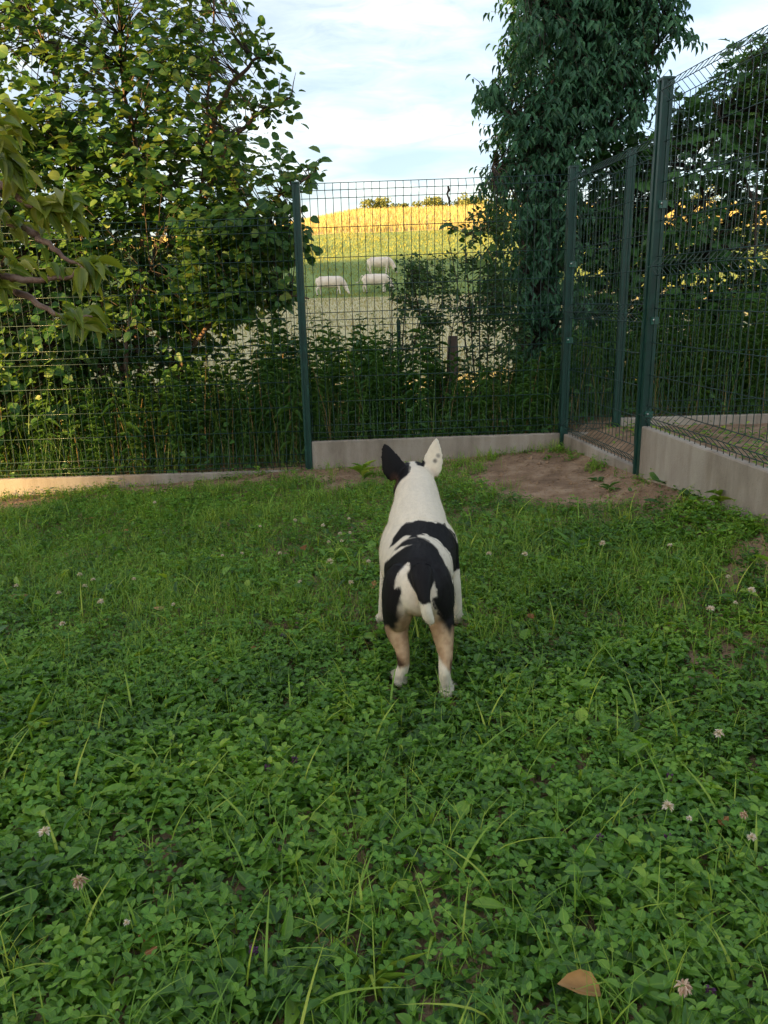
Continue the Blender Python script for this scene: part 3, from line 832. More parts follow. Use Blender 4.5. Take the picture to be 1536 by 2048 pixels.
# ------------------------------------------------------------------ tall weeds along and behind the fences
def weeds():
    mb = MB(); st_ = MB(); dry = MB()
    P = []
    for _ in range(1150):
        x = random.uniform(-3.4, 4.2); y = random.uniform(FY + .16, 7.3)
        if x > PX_C + .1 and y < FY + .3: continue
        top = np.interp(x, [-3.4, -1.6, -1.2, -.9, .3, .55, .9, 1.3, 1.8, 4.2], [.75, .85, 1.0, 1.15, 1.05, .75, .62, .7, .95, 1.05])
        h = top * random.uniform(.45, 1.05) * (1.0 if y < 6.6 else .85)
        P.append((x, y, h))
    Pl, Dl, Nl, Ll, Wl, Rl = [], [], [], [], [], []
    for (x, y, h) in P:
        z0 = float(ground(x, y)); az = random.uniform(0, 6.28); ln = random.uniform(.03, .22)
        b = np.array([x, y, z0]); top = b + np.array([math.cos(az) * ln * h, math.sin(az) * ln * h, h])
        mid = (b + top) / 2 + np.array([-math.cos(az), -math.sin(az), 0]) * ln * h * .12
        dead = random.random() < .16
        (dry if dead else st_).tube([b, mid, top], [.0035, .003, .0015], 4, cap=False, rnd=random.random())
        if dead: continue
        n = int(h / .026) + 2
        r0 = random.random(); ps = random.uniform(.55, 1.2); pw = random.choice([.10, .13, .15, .18, .22, .40]); pu = random.uniform(-.35, .5)
        for i in range(n):
            if random.random() < .16: continue
            t = .18 + .82 * i / n
            p = b * (1 - t) ** 2 + 2 * mid * t * (1 - t) + top * t * t
            a = i * 2.4 + az
            up = pu + random.uniform(-.25, .25) + .55 * t
            Pl.append(p); Dl.append((math.cos(a), math.sin(a), up)); Nl.append((-math.cos(a) * up, -math.sin(a) * up, 1.0))
            s = (.055 + .065 * math.sin(math.pi * min(1, t * .9))) * random.uniform(.6, 1.25) * ps
            if t > .9: s *= .7
            Ll.append(s); Wl.append(s * pw * random.uniform(.8, 1.25)); Rl.append(min(1, max(0, r0 * .6 + random.random() * .3 + (.15 if t > .85 else 0))))
    leaves(mb, np.array(Pl), np.array(Dl), np.array(Nl), np.array(Ll), np.array(Wl), T_LANCE_LITE, np.array(Rl))
    # broad leaves low down, brambles and nettles
    n = 5200
    x = rng.uniform(-3.4, 4.2, n); y = rng.uniform(FY + .09, 7.4, n)
    ok = ~((x > PX_C + .06) & (y < FY + .25))
    x, y = x[ok], y[ok]; n = len(x)
    z = ground(x, y) + np.abs(rng.normal(0, .13, n)) * (0.55 + .6 * noise2(x, y, 1.3)) + .01
    leaves(mb, np.c_[x, y, z], rand_dirs(n, -.3, .5), np.array([0, -.4, 1]) + rand_dirs(n) * .6, rng.uniform(.03, .075, n), rng.uniform(.022, .055, n), T_OVATE, rng.random(n) * .7)
    # grasses
    n = 6500
    x = rng.uniform(-3.4, 4.2, n); y = rng.uniform(FY + .07, 7.6, n)
    ok = ~((x > PX_C + .06) & (y < FY + .2)); x, y = x[ok], y[ok]; n = len(x)
    blades(mb, np.c_[x, y, ground(x, y)], rng.uniform(.15, .5, n) * (1 + .4 * (noise2(x, y, 2) > .55)), rng.uniform(.2, .9, n), rng.uniform(0, 6.28, n), rng.uniform(.003, .007, n), 3)
    n = 2600
    x = rng.uniform(-3.4, 4.2, n); y = rng.uniform(FY + .1, 7.4, n)
    ok = ~((x > PX_C + .06) & (y < FY + .25)); x, y = x[ok], y[ok]; n = len(x)
    blades(mb, np.c_[x, y, ground(x, y)], rng.uniform(.4, .95, n) * (.7 + .5 * noise2(x, y, 1.1)), rng.uniform(.12, .6, n), rng.uniform(0, 6.28, n), rng.uniform(.003, .008, n), 5)
    n = 900
    x = rng.uniform(-3.2, 4, n); y = rng.uniform(FY + .1, 7.3, n)
    blades(dry, np.c_[x, y, ground(x, y)], rng.uniform(.2, .8, n), rng.uniform(.1, .5, n), rng.uniform(0, 6.28, n), .004, 3)
    a = empty('weeds'); tag(a, 'tall leafy weeds and grasses crowding against the back of the mesh fence', 'weeds', kind='stuff')
    for nm, b, m_ in (('leaves', mb, M['weed']), ('stalks', st_, M['weed']), ('dry_stalks', dry, M['drygrass'])):
        b.build(nm, m_, a)['kind'] = 'stuff'
weeds()

# ------------------------------------------------------------------ field cover
def field_cover():
    def wedge(n, y0, y1, pw=1.0):
        y = y0 + (y1 - y0) * rng.random(n) ** pw
        x = y * rng.uniform(-.62, .68, n) + rng.uniform(-2, 2, n)
        return x, y
    mb = MB()
    x, y = wedge(46000, 7.2, 64.5, 1.25)
    keep = y < edge_a(x); x, y = x[keep], y[keep]; n = len(x)
    row = np.round(y / .45) * .45; y = np.where(rng.random(n) < .6, row + rng.normal(0, .06, n), y)
    h = rng.uniform(.05, .13, n) * (1 + y / 90)
    blades(mb, np.c_[x, y, ground(x, y) - .01], h, rng.uniform(.1, .7, n), rng.uniform(0, 6.28, n), .010 + y * .0009, 2)
    tag(mb.build('stubble', M['stubbleblade']), 'pale cut stubble covering the near part of the field behind the fence', 'stubble', kind='stuff')
    mb = MB()
    x, y = wedge(45000, 64, 94, 1.0)
    keep = (y > edge_a(x)) & (y < edge_b(x)); x, y = x[keep], y[keep]; n = len(x)
    dens = noise2(x, y, .35)
    blades(mb, np.c_[x, y, ground(x, y) - .02], rng.uniform(.12, .34, n) * (.6 + .8 * dens), rng.uniform(.2, .9, n), rng.uniform(0, 6.28, n), rng.uniform(.05, .11, n), 2, rnd=np.clip(dens * .7 + rng.random(n) * .4, 0, 1))
    tag(mb.build('meadow_grass', M['meadowblade']), 'green pasture grass on the slope where the cows graze', 'grass', kind='stuff')
    mb = MB()
    x, y = wedge(52000, 92, 150, 1.7)
    keep = y > edge_b(x); x, y = x[keep], y[keep]; n = len(x)
    blades(mb, np.c_[x, y, ground(x, y) - .05], rng.uniform(.7, .95, n), rng.uniform(.05, .35, n), rng.uniform(0, 6.28, n), rng.uniform(.06, .14, n), 2)
    tag(mb.build('crop', M['cropblade']), 'ripe golden crop standing along the top of the hill', 'crop', kind='stuff')
field_cover()

# ridge trees
ridge_px = [(706, 412, 9, 'low bush at the open end of the tree row on the hill crest'), (733, 400, 17, 'first roundish tree from the open end of the hilltop row'),
            (775, 399, 20, 'broad tree beside the first roundish one on the hilltop'), (808, 408, 11, 'low gap-filling bush between hilltop trees, below the sky'),
            (843, 402, 15, 'middling tree on the crest left of the twig in the fence'), (872, 396, 17, 'tree on the crest just left of the twig caught in the fence'),
            (918, 387, 24, 'tallest tree of the hilltop row, right of the twig in the fence'), (950, 396, 15, 'small tree right of the tallest hilltop tree'),
            (985, 384, 24, 'last hilltop tree before the ivy clad tree hides the row'), (1330, 372, 26, 'hilltop tree glimpsed behind the tall fence post'), (1420, 366, 22, 'hilltop tree glimpsed through the maple shrub')]
for (u, vtop, hpx, lab) in ridge_px:
    Y = 150.0
    tpz = at_y(u, vtop, Y)
    t_ = tag(empty('ridge_tree', (tpz[0], Y, float(ground(tpz[0], Y)))), lab, 'tree', 'row of trees along the hilltop')
    H = tpz[2] - t_.location[2]
    H = max(H, 2.0)
    rad = hpx * .135 * random.uniform(.95, 1.2)
    mb = MB(); mb.tube([(0, 0, -.3), (random.uniform(-.2, .2), 0, H * .5), (0, 0, H * .8)], [.2, .14, .05], 6); mb.build('trunk', M['darkbark'], t_)
    n = 900
    lob = np.c_[rng.uniform(-.75, .75, 9) * rad, rng.uniform(-.6, .6, 9) * rad, rng.uniform(.2, .88, 9) * H]
    w = rng.integers(0, 9, n)
    r_ = rad * .42 * rng.random(n) ** .4
    p = lob[w] + rand_dirs(n) * r_[:, None] * np.array([1, 1, .8])
    p[:, 2] = np.maximum(p[:, 2], .1)
    mb = MB(); leaves(mb, p, rand_dirs(n), rand_dirs(n), rng.uniform(.22, .5, n), rng.uniform(.2, .4, n), T_SMALL)
    mb.build('crown', M['ridgeleaf'], t_)

# ------------------------------------------------------------------ animals
def loft(mb, rings, n=20, side=(1, 0, 0)):
    """rings: (x,y,z, half width, half height) along a path, closed by small end caps"""
    P = np.array([r[:3] for r in rings], float)
    t = np.gradient(P, axis=0); t /= np.linalg.norm(t, axis=1)[:, None] + 1e-9
    sd0 = np.array(side, float)
    ang = np.arange(n) * 2 * math.pi / n
    vs_ = []
    for i, r in enumerate(rings):
        s = sd0 - t[i] * (sd0 @ t[i])
        s /= np.linalg.norm(s)
        u = np.cross(s, t[i])
        vs_.append(P[i] + np.cos(ang)[:, None] * s * r[3] + np.sin(ang)[:, None] * u * r[4])
    k = len(rings)
    ca = P[0] - t[0] * min(rings[0][3], rings[0][4]) * .5
    cb = P[-1] + t[-1] * min(rings[-1][3], rings[-1][4]) * .5
    v = np.concatenate(vs_ + [[ca], [cb]])
    q = [[i * n + j, i * n + (j + 1) % n, (i + 1) * n + (j + 1) % n, (i + 1) * n + j] for i in range(k - 1) for j in range(n)]
    f3 = [[j, k * n, (j + 1) % n] for j in range(n)] + [[(k - 1) * n + j, (k - 1) * n + (j + 1) % n, k * n + 1] for j in range(n)]
    mb.add(v, f3, q)
def dense(rings, m=4):
    a = np.array(rings, float)
    return [tuple(r) for r in smooth_path(a, (len(a) - 1) * m + 1)]
def fuse(mb, name, voxel, smooth_n, factor=.5):
    me = mb.mesh(name)
    o = bpy.data.objects.new(name, me); C.objects.link(o)
    md = o.modifiers.new('r', 'REMESH'); md.mode = 'VOXEL'; md.voxel_size = voxel; md.use_smooth_shade = True
    s = o.modifiers.new('s', 'SMOOTH'); s.factor = factor; s.iterations = smooth_n
    dg = bpy.context.evaluated_depsgraph_get()
    ev = o.evaluated_get(dg)
    res = bpy.data.meshes.new_from_object(ev, depsgraph=dg)
    res.name = name
    bpy.data.objects.remove(o); bpy.data.meshes.remove(me)
    for p in res.polygons: p.use_smooth = True
    return res
def coat_material():
    m, t, p, o = new_mat('dog_coat')
    a = N(t, 'ShaderNodeAttribute', attribute_name='coat')
    t.links.new(a.outputs['Color'], p.inputs['Base Color'])
    p.inputs['Roughness'].default_value = .62
    p.inputs['Specular IOR Level'].default_value = .16
    tco = N(t, 'ShaderNodeTexCoord')
    mp_ = N(t, 'ShaderNodeMapping'); mp_.inputs['Scale'].default_value = (260, 60, 60)
    t.links.new(tco.outputs['Object'], mp_.inputs[0])
    nz = N(t, 'ShaderNodeTexNoise'); nz.inputs['Scale'].default_value = 1; nz.inputs['Detail'].default_value = 4
    t.links.new(mp_.outputs[0], nz.inputs['Vector'])
    b = N(t, 'ShaderNodeBump'); b.inputs['Strength'].default_value = .35; b.inputs['Distance'].default_value = .003
    t.links.new(nz.outputs['Fac'], b.inputs['Height']); t.links.new(b.outputs[0], p.inputs['Normal'])
    return m
M['coat'] = coat_material()
def MARKS(poly, put, soft, X, Y, Z, A_, B_, no, e, white, black, tan, pink):
    def ab(pts): return [(p[0], p[2] * math.cos(R(19)) + p[1] * math.sin(R(19))) for p in pts]
    hind = sm(-.06, -.12, Y)
    # warm cream under the tail, pink on the bare belly skin
    put(sm(.07, .02, np.abs(X - .004)) * sm(-.24, -.30, Y) * sm(.44, .36, Z) * .55, np.array([.66, .53, .40]))
    put(sm(.05, .01, np.abs(X - .0)) * sm(-.15, -.22, Y) * sm(.31, .25, Z) * .5, pink)
    # tan hind legs fading to white paws
    tz = sm(.33, .24, Z + e * 2.5) * sm(.082, .105, Z + e * 1.5) * sm(-.10, -.16, Y)
    put(tz * .92, np.array([.45, .30, .16]))
    put(tz * sm(.02, .0, np.abs(np.abs(X) - .052)) * sm(.16, .24, Z) * .35, np.array([.24, .13, .075]))
    put(sm(.20, .12, Z) * tz * .35, np.array([.30, .17, .09]))
    mot = noise2(X * 1.0, Z + Y, 55) * .5 + noise2(X, Z, 140) * .5
    put(tz * sm(.45, .75, mot) * .45, np.array([.27, .15, .075]))
    put(tz * sm(.35, .1, mot) * .35, np.array([.58, .42, .27]))
    put(tz * sm(.085, .105, np.abs(X)) * .6, np.array([.13, .07, .04]))
    # right hock: white climbs higher, brown streak
    put(sm(.03, .045, X) * sm(.135, .115, Z + (X - .07) * .9 + e) * hind, white)
    put(sm(.006, .002, np.abs(X - .086)) * sm(.09, .105, Z) * sm(.155, .13, Z) * hind * .9, np.array([.07, .035, .02]))
    # left hock: dark brown point
    put(sm(.0, -.02, X) * sm(.088, .096, Z - np.abs(X + .074) * .5 + e) * sm(.138, .115, Z + np.abs(X + .074) * .9 + e) * hind * .95, np.array([.045, .022, .014]))
    # saddle
    S = [(-.092, .0, .390), (-.078, .039, .413), (-.06, .066, .429), (-.046, .092, .44), (-.032, .104, .446), (-.007, .098, .451), (-.001, .107, .453), (.012, .11, .455), (.046, .11, .45), (.081, .126, .441), (.107, .154, .423),
         (.121, .158, .407), (.139, .164, .383), (.156, .175, .35), (.19, .185, .317), (.19, .196, .276), (.17, .187, .245), (.120, -.049, .318), (.114, -.041, .350), (.106, -.030, .375), (.090, -.040, .402), (.076, -.035, .416),
         (.054, -.027, .431), (.035, -.017, .438), (.020, -.006, .442), (.028, -.022, .441), (.003, -.026, .443), (.002, -.048, .441), (-.030, -.042, .437), (-.020, -.022, .440), (-.036, -.008, .437), (-.052, -.012, .428), (-.072, -.020, .412)]
    poly(ab(S), black, .0022, sm(-.10, -.085, Y) * sm(.30, .22, Y))
    # neck of the two patches on the spine
    # rump and thighs
    RU = [(-.089, -.085, .386), (-.08, -.076, .401), (-.067, -.065, .415), (-.047, -.05, .429), (-.030, -.046, .437), (.003, -.040, .441), (.020, -.052, .44), (.047, -.083, .431), (.063, -.112, .421), (.073, -.150, .411), (.080, -.19, .400), (.088, -.22, .385), (.102, -.25, .36),
          (.13, -.27, .33), (.14, -.29, .300), (.14, -.275, .26), (.14, -.23, .222), (.098, -.252, .215), (.082, -.268, .244), (.064, -.30, .268), (.048, -.33, .300), (.036, -.347, .330), (.030, -.345, .348), (.046, -.34, .350), (.040, -.339, .377), (.036, -.333, .405), (.022, -.324, .436), (.012, -.30, .436),
          (-.030, -.30, .432), (-.044, -.27, .428), (-.064, -.284, .411), (-.077, -.296, .388), (-.080, -.298, .364), (-.063, -.31, .372), (-.058, -.317, .356), (-.067, -.313, .330), (-.076, -.304, .300), (-.083, -.292, .268), (-.092, -.26, .232), (-.11, -.204, .200), (-.15, -.2, .220), (-.15, -.2, .300), (-.14, -.15, .36)]
    poly(ab(RU), black, .0034, sm(-.030, -.042, Y) * sm(.05, .10, B_ + .3))
    # white sliver over the left hip
    SL = [(-.095, -.089, .380), (-.079, -.073, .403), (-.054, -.088, .424), (-.020, -.118, .440), (-.043, -.120, .432), (-.061, -.116, .417), (-.082, -.100, .397)]
    poly(ab(SL), white, .0016, sm(-.02, -.04, Y) * sm(-.2, -.17, Y))
    # tail: black with a white end
    tz_ = [.270, .281, .294, .316, .344, .370, .400, .43]
    ty = np.interp(Z, tz_, [-.372, -.374, -.379, -.384, -.383, -.372, -.346, -.30]); tx = np.interp(Z, tz_, [.030, .028, .020, .012, .007, .003, 0, 0])
    tr = np.interp(Z, tz_, [.016, .016, .0185, .0195, .0195, .0235, .040, .045])
    tm = sm(1.30, 1.12, np.hypot(X - tx, Y - ty) / tr) * sm(-.29, -.31, Y)
    put(tm * sm(.346, .353, Z + e * 1.5) * sm(.45, .43, Z), black)
    put(tm * sm(.353, .346, Z + e * 1.5) * sm(.262, .268, Z), white)
    put(sm(.034, .028, np.abs(X + .001)) * sm(-.235, -.25, Y) * sm(.405, .418, Z), black)
    # black running down the outside of the thighs into the tan, in a hairy edge
    out = sm(.050, .075, np.abs(X + .004) + e * 1.5 - np.clip(.26 - Z, 0, 1) * .35) * sm(.195, .235, Z + e * 3) * sm(.36, .32, Z) * sm(-.08, -.12, Y) * sm(.30, .22, Y)
    put(out, black)
    # left ear and face
    HD = [(-.006, .60, .75), (-.004, .484, .580), (-.003, .474, .572), (-.008, .407, .556), (-.022, .385, .536), (-.042, .372, .515), (-.050, .37, .475), (-.055, .37, .44), (-.12, .37, .40), (-.3, .40, .50), (-.3, .5, .75)]
    poly(ab(HD), black, .003, sm(.365, .385, Y))
    put(sm(.026, .008, np.hypot(X + .064, (Z - .515) * .55)) * sm(.38, .40, Y) * .8, np.array([.085, .045, .032]))
    # dark mark between the ears, inner edge of the right ear
    RE = [(.020, .485, .590), (.034, .49, .60), (.052, .485, .59), (.058, .478, .575), (.046, .46, .556), (.028, .46, .560)]
    poly(ab(RE), black, .003, sm(.44, .455, Y))
    put(sm(.0, .03, X) * sm(-.2, -.5, -no[:, 1]) * sm(.44, .46, Y) * sm(.555, .575, Z), black)      # front of the right ear
    put(sm(.012, .004, np.hypot(X - .094, Z - .592)) * .8, np.array([.06, .055, .055]))
    put(sm(.012, .004, np.hypot(X - .106, Z - .612)) * .7, np.array([.10, .095, .095]))
    put(sm(.03, .01, np.hypot(X - .085, (Z - .535) * .7)) * sm(.43, .45, Y) * .45, pink)
    put(sm(.008, .004, np.abs(Z - .02)) * 0, pink)
def make_dog():
    OX, OY = .106, 2.50                                  # ground point below the body; +y is forward
    root = tag(empty('dog', (OX, OY, float(ground(OX, OY)))), 'black and white bull terrier standing in the lawn with its back turned', 'dog')
    mb = MB()
    # trunk: rump -> chest
    loft(mb, dense([(0, -.345, .385, .020, .030), (0, -.325, .375, .052, .062), (0, -.28, .355, .078, .088), (0, -.20, .345, .092, .102), (.002, -.10, .335, .104, .108), (.005, .0, .320, .122, .126),
                    (.009, .10, .312, .135, .142), (.012, .20, .315, .138, .150), (.014, .27, .325, .128, .142), (.014, .33, .335, .100, .120), (.014, .375, .345, .060, .075)]), 28)
    # shoulders and fore legs
    for s in (-1, 1):
        f = .018 if s > 0 else .030
        f = f - .006 * (s > 0)
        loft(mb, dense([(f + s * .080, .17, .40, .035, .05), (f + s * .102, .21, .34, .044, .065), (f + s * .112, .235, .27, .042, .058), (f + s * .122, .215, .20, .036, .043),
                        (f + s * .133, .215, .14, .029, .031), (f + s * .140, .225, .085, .026, .027), (f + s * .143, .232, .05, .025, .026), (f + s * .145, .25, .024, .027, .022)]), 16)
        loft(mb, [(f + s * .146, .232, .026, .024, .018), (f + s * .147, .262, .026, .031, .023), (f + s * .149, .288, .022, .030, .019), (f + s * .150, .305, .016, .022, .013)], 14)
        for q in (-1.4, -.45, .5, 1.4):
            loft(mb, [(f + s * .149 + q * .013, .275, .022, .0095, .015), (f + s * .150 + q * .015, .302 - abs(q) * .006, .018, .0105, .014), (f + s * .150 + q * .015, .316 - abs(q) * .008, .013, .008, .009)], 8)
    # hind legs: (side, hock x, hock y, foot x, foot y)
    for s, hx, hy, fx, fy in ((-1, -.056, -.262, -.064, -.225), (1, .068, -.335, .072, -.305)):
        k = -.006
        loft(mb, dense([(k + s * .036, -.235, .400, .040, .055), (k + s * .050, -.240, .370, .052, .080), (k + s * .060, -.220, .315, .053, .098), (k + s * .063, -.195, .262, .050, .088), (k * .6 + s * .069, hy + .095, .218, .046 if s < 0 else .040, .062),
                        (s * .073 if s < 0 else .070, hy + .064, .178, .0370 if s < 0 else .0310, .044), (hx + s * .004, hy + .026, .143, .0250 if s < 0 else .0225, .030), (hx, hy + .004, .113, .0205, .0265), (hx, hy + .006, .085, .0190, .0210),
                        (fx, hy + .015, .055, .0200, .0210), (fx, fy - .012, .030, .0225, .021)]), 18)
        loft(mb, [(hx, hy + .014, .128, .013, .015), (hx, hy - .012, .116, .012, .014), (hx, hy - .006, .098, .011, .012)], 10)     # point of the hock
        loft(mb, [(fx, fy - .03, .026, .023, .019), (fx + s * .004, fy + .005, .028, .0245, .022), (fx + s * .010, fy + .033, .025, .027, .020), (fx + s * .015, fy + .052, .018, .022, .014)], 14)
        for q in (-1.4, -.45, .5, 1.4):
            loft(mb, [(fx + s * .008 + q * .012, fy + .022, .022, .009, .014), (fx + s * .015 + q * .0145, fy + .050 - abs(q) * .006, .019, .010, .0135), (fx + s * .018 + q * .0145, fy + .063 - abs(q) * .008, .014, .0075, .009)], 8)
    # neck and head (looking ahead)
    loft(mb, dense([(.012, .16, .370, .112, .103), (.015, .25, .412, .106, .104), (.018, .33, .450, .090, .094), (.019, .40, .482, .082, .084), (.018, .455, .506, .072, .074), (.016, .50, .514, .058, .055)]), 24)
    loft(mb, dense([(.016, .425, .498, .054, .056), (.015, .475, .514, .070, .064), (.012, .53, .510, .070, .064), (.004, .59, .492, .058, .057), (-.006, .65, .468, .046, .048), (-.014, .70, .447, .036, .038), (-.018, .732, .434, .024, .026)]), 22)
    for s in (-1, 1):      # cheeks
        loft(mb, [(s * .048 + .014, .43, .472, .018, .026), (s * .056 + .013, .475, .468, .026, .036), (s * .052 + .008, .53, .464, .020, .030)], 12)
    # tail
    loft(mb, dense([(0, -.305, .425, .034, .026), (.0, -.345, .400, .0285, .024), (.003, -.372, .370, .0205, .019), (.007, -.383, .344, .0172, .0165), (.012, -.384, .316, .0175, .0165), (.020, -.379, .294, .0155, .014), (.028, -.374, .281, .0105, .010)]), 16)
    # ears: thin shells, cupped
    def ear(base_in, base_out, tip, nrm, th=.006, bulge=.006):
        bi, bo, tp_ = (np.array(q, float) for q in (base_in, base_out, tip))
        nrm = np.array(nrm, float); nrm /= np.linalg.norm(nrm)
        rr = []
        K = 13
        cx = np.cross(tp_ - (bi + bo) / 2, nrm); cx /= np.linalg.norm(cx)
        if np.dot(cx, bo - bi) < 0: cx = -cx
        n = 16; ang = np.arange(n) * 2 * math.pi / n
        V = []
        for i in range(K):
            t = i / (K - 1.0)
            a = bi + (tp_ - bi) * t; b = bo + (tp_ - bo) * t
            c = (a + b) / 2
            w0 = np.linalg.norm(bo - bi) / 2
            wdt = w0 * float(np.interp(t, [0, .12, .3, .5, .7, .85, .95, 1], [.80, 1.02, 1.10, .98, .74, .50, .30, .16]))
            c = (bi + bo) / 2 * (1 - t) + tp_ * t
            cup = .35 * wdt
            p = c + (bo - bi) * (.06 * math.sin(math.pi * t))
            for q in ang:
                ss = math.cos(q)
                V.append(p + cx * wdt * ss + nrm * (th * math.sin(q) * (1 - .3 * t) - cup * (1 - ss * ss) * (-1) * .6))
        q4 = [[i * n + j, i * n + (j + 1) % n, (i + 1) * n + (j + 1) % n, (i + 1) * n + j] for i in range(K - 1) for j in range(n)]
        V = np.array(V); m0 = V[:n].mean(0); m1 = V[-n:].mean(0)
        e = len(V)
        mb.add(np.r_[V, [m0], [m1]], [[j, e, (j + 1) % n] for j in range(n)] + [[(K - 1) * n + j, (K - 1) * n + (j + 1) % n, e + 1] for j in range(n)], q4)
    ear((-.024, .478, .562), (-.068, .442, .490), (-.100, .455, .661), (.25, -1.0, .15))
    ear((.052, .478, .566), (.094, .442, .500), (.103, .470, .676), (-.40, -1.0, .15))
    me = fuse(mb, 'body', .0046, 12)
    # coat markings, in the dog's own coordinates
    nv = len(me.vertices)
    co = np.empty(nv * 3, np.float32); me.vertices.foreach_get('co', co); co = co.reshape(-1, 3).astype(float)
    no = np.empty(nv * 3, np.float32); me.vertices.foreach_get('normal', no); no = no.reshape(-1, 3)
    X, Y, Z = co.T
    def hair(fx, fz, amp):      # hairy edge: fine strand noise
        return (noise2(X * fx + 3 * Y, (Z - Y) * fz, 1.0) - .5) * amp
    col = coat(X, Y, Z, no, hair)
    at = me.color_attributes.new('coat', 'FLOAT_COLOR', 'POINT')
    at.data.foreach_set('color', np.c_[col, np.ones(nv)].astype(np.float32).ravel())
    b = link('body', me, root, M['coat'])
    # short hair lying back along the body, one fine blade each
    fc = np.empty(len(me.polygons) * 3, np.float32); me.polygons.foreach_get('center', fc); fc = fc.reshape(-1, 3).astype(float)
    fn = np.empty(len(me.polygons) * 3, np.float32); me.polygons.foreach_get('normal', fn); fn = fn.reshape(-1, 3).astype(float)
    v0 = np.array([p.vertices[0] for p in me.polygons])
    ids = rng.integers(0, len(fc), 80000)
    P = fc[ids] + rng.normal(0, .0014, (len(ids), 3)); n_ = fn[ids]
    leg = sm(.26, .17, P[:, 2])[:, None]; head = sm(.36, .44, P[:, 1])[:, None]
    flow = np.array([0, -1.0, -.28]) * (1 - leg) + np.array([0, -.12, -1.0]) * leg
    flow = flow * (1 - head) + np.array([0, -.9, -.5]) * head + rng.normal(0, .10, P.shape)
    flow -= n_ * (flow * n_).sum(1)[:, None]
    flow /= np.linalg.norm(flow, axis=1)[:, None] + 1e-6
    L = rng.uniform(.005, .0095, len(ids)) * (1 - .45 * np.maximum(leg, head)[:, 0])
    side = np.cross(flow, n_)
    tip = P + flow * L[:, None] + n_ * (L * rng.uniform(.10, .30, len(ids)))[:, None]
    w = .00045
    v = np.stack([P - side * w - n_ * .0006, P + side * w - n_ * .0006, tip], 1).reshape(-1, 3)
    hb = MB(); hb.add(v, f3=np.arange(len(v)).reshape(-1, 3))
    hm = hb.mesh('fur'); hc = np.repeat(np.clip(col[v0[ids]] * rng.uniform(.82, 1.15, (len(ids), 1)), .003, .9), 3, 0)
    # keep the shading of the skin underneath
    ha = hm.color_attributes.new('coat', 'FLOAT_COLOR', 'POINT'); ha.data.foreach_set('color', np.c_[hc, np.ones(len(hc))].astype(np.float32).ravel())
    hm.normals_split_custom_set_from_vertices([tuple(q) for q in np.repeat(n_ * .85 + flow * .25, 3, 0)])
    f = link('fur', hm, root, M['coat']); f['kind'] = 'stuff'
    return root

def coat(X, Y, Z, no, hair):
    white = np.array([.76, .68, .535]); black = np.array([.011, .010, .010]); tan = np.array([.40, .25, .14]); pink = np.array([.55, .36, .27])
    n = len(X)
    col = np.tile(white, (n, 1))
    def put(mask, c):
        m = np.clip(mask, 0, 1)[:, None]
        col[:] = col * (1 - m) + np.array(c) * m
    e = hair(90, 34, .010)
    def soft(d, w=.003): return sm(-w, w, d + e)
    # planar map of the back: a = across, b = up-the-picture
    A_ = X; B_ = Z * math.cos(R(19)) + Y * math.sin(R(19))
    wob = (noise2(X, Y + Z, 28) - .5) * .010
    def poly(pts, c, feather=.0022, guard=None):
        pts = np.array(pts, float)
        inside = in_poly(A_ + wob + e * .5, B_ + wob * .6 + e, pts)
        # distance to the outline for a soft edge
        d = np.full(n, 9.0)
        for i in range(len(pts)):
            p, q = pts[i], pts[(i + 1) % len(pts)]
            v = q - p; t = np.clip(((A_ - p[0]) * v[0] + (B_ - p[1]) * v[1]) / (v @ v + 1e-12), 0, 1)
            d = np.minimum(d, np.hypot(A_ - p[0] - t * v[0], B_ - p[1] - t * v[1]))
        sd = np.where(inside, d, -d)
        mk = sm(-feather, feather, sd)
        if guard is not None: mk = mk * guard
        put(mk, c)
    MARKS(poly, put, soft, X, Y, Z, A_, B_, no, e, white, black, tan, pink)
    sp = (noise2(X * 1.0, Y + Z, 150) - .5) * .10 + (noise2(X, Z - Y, 40) - .5) * .08
    return np.clip(col * (1 + sp)[:, None], .004, .9)
make_dog()
_loft = loft
def cloft(mb, rings, n=20, side=(0, 1, 0)):
    _loft(mb, rings, n, side)
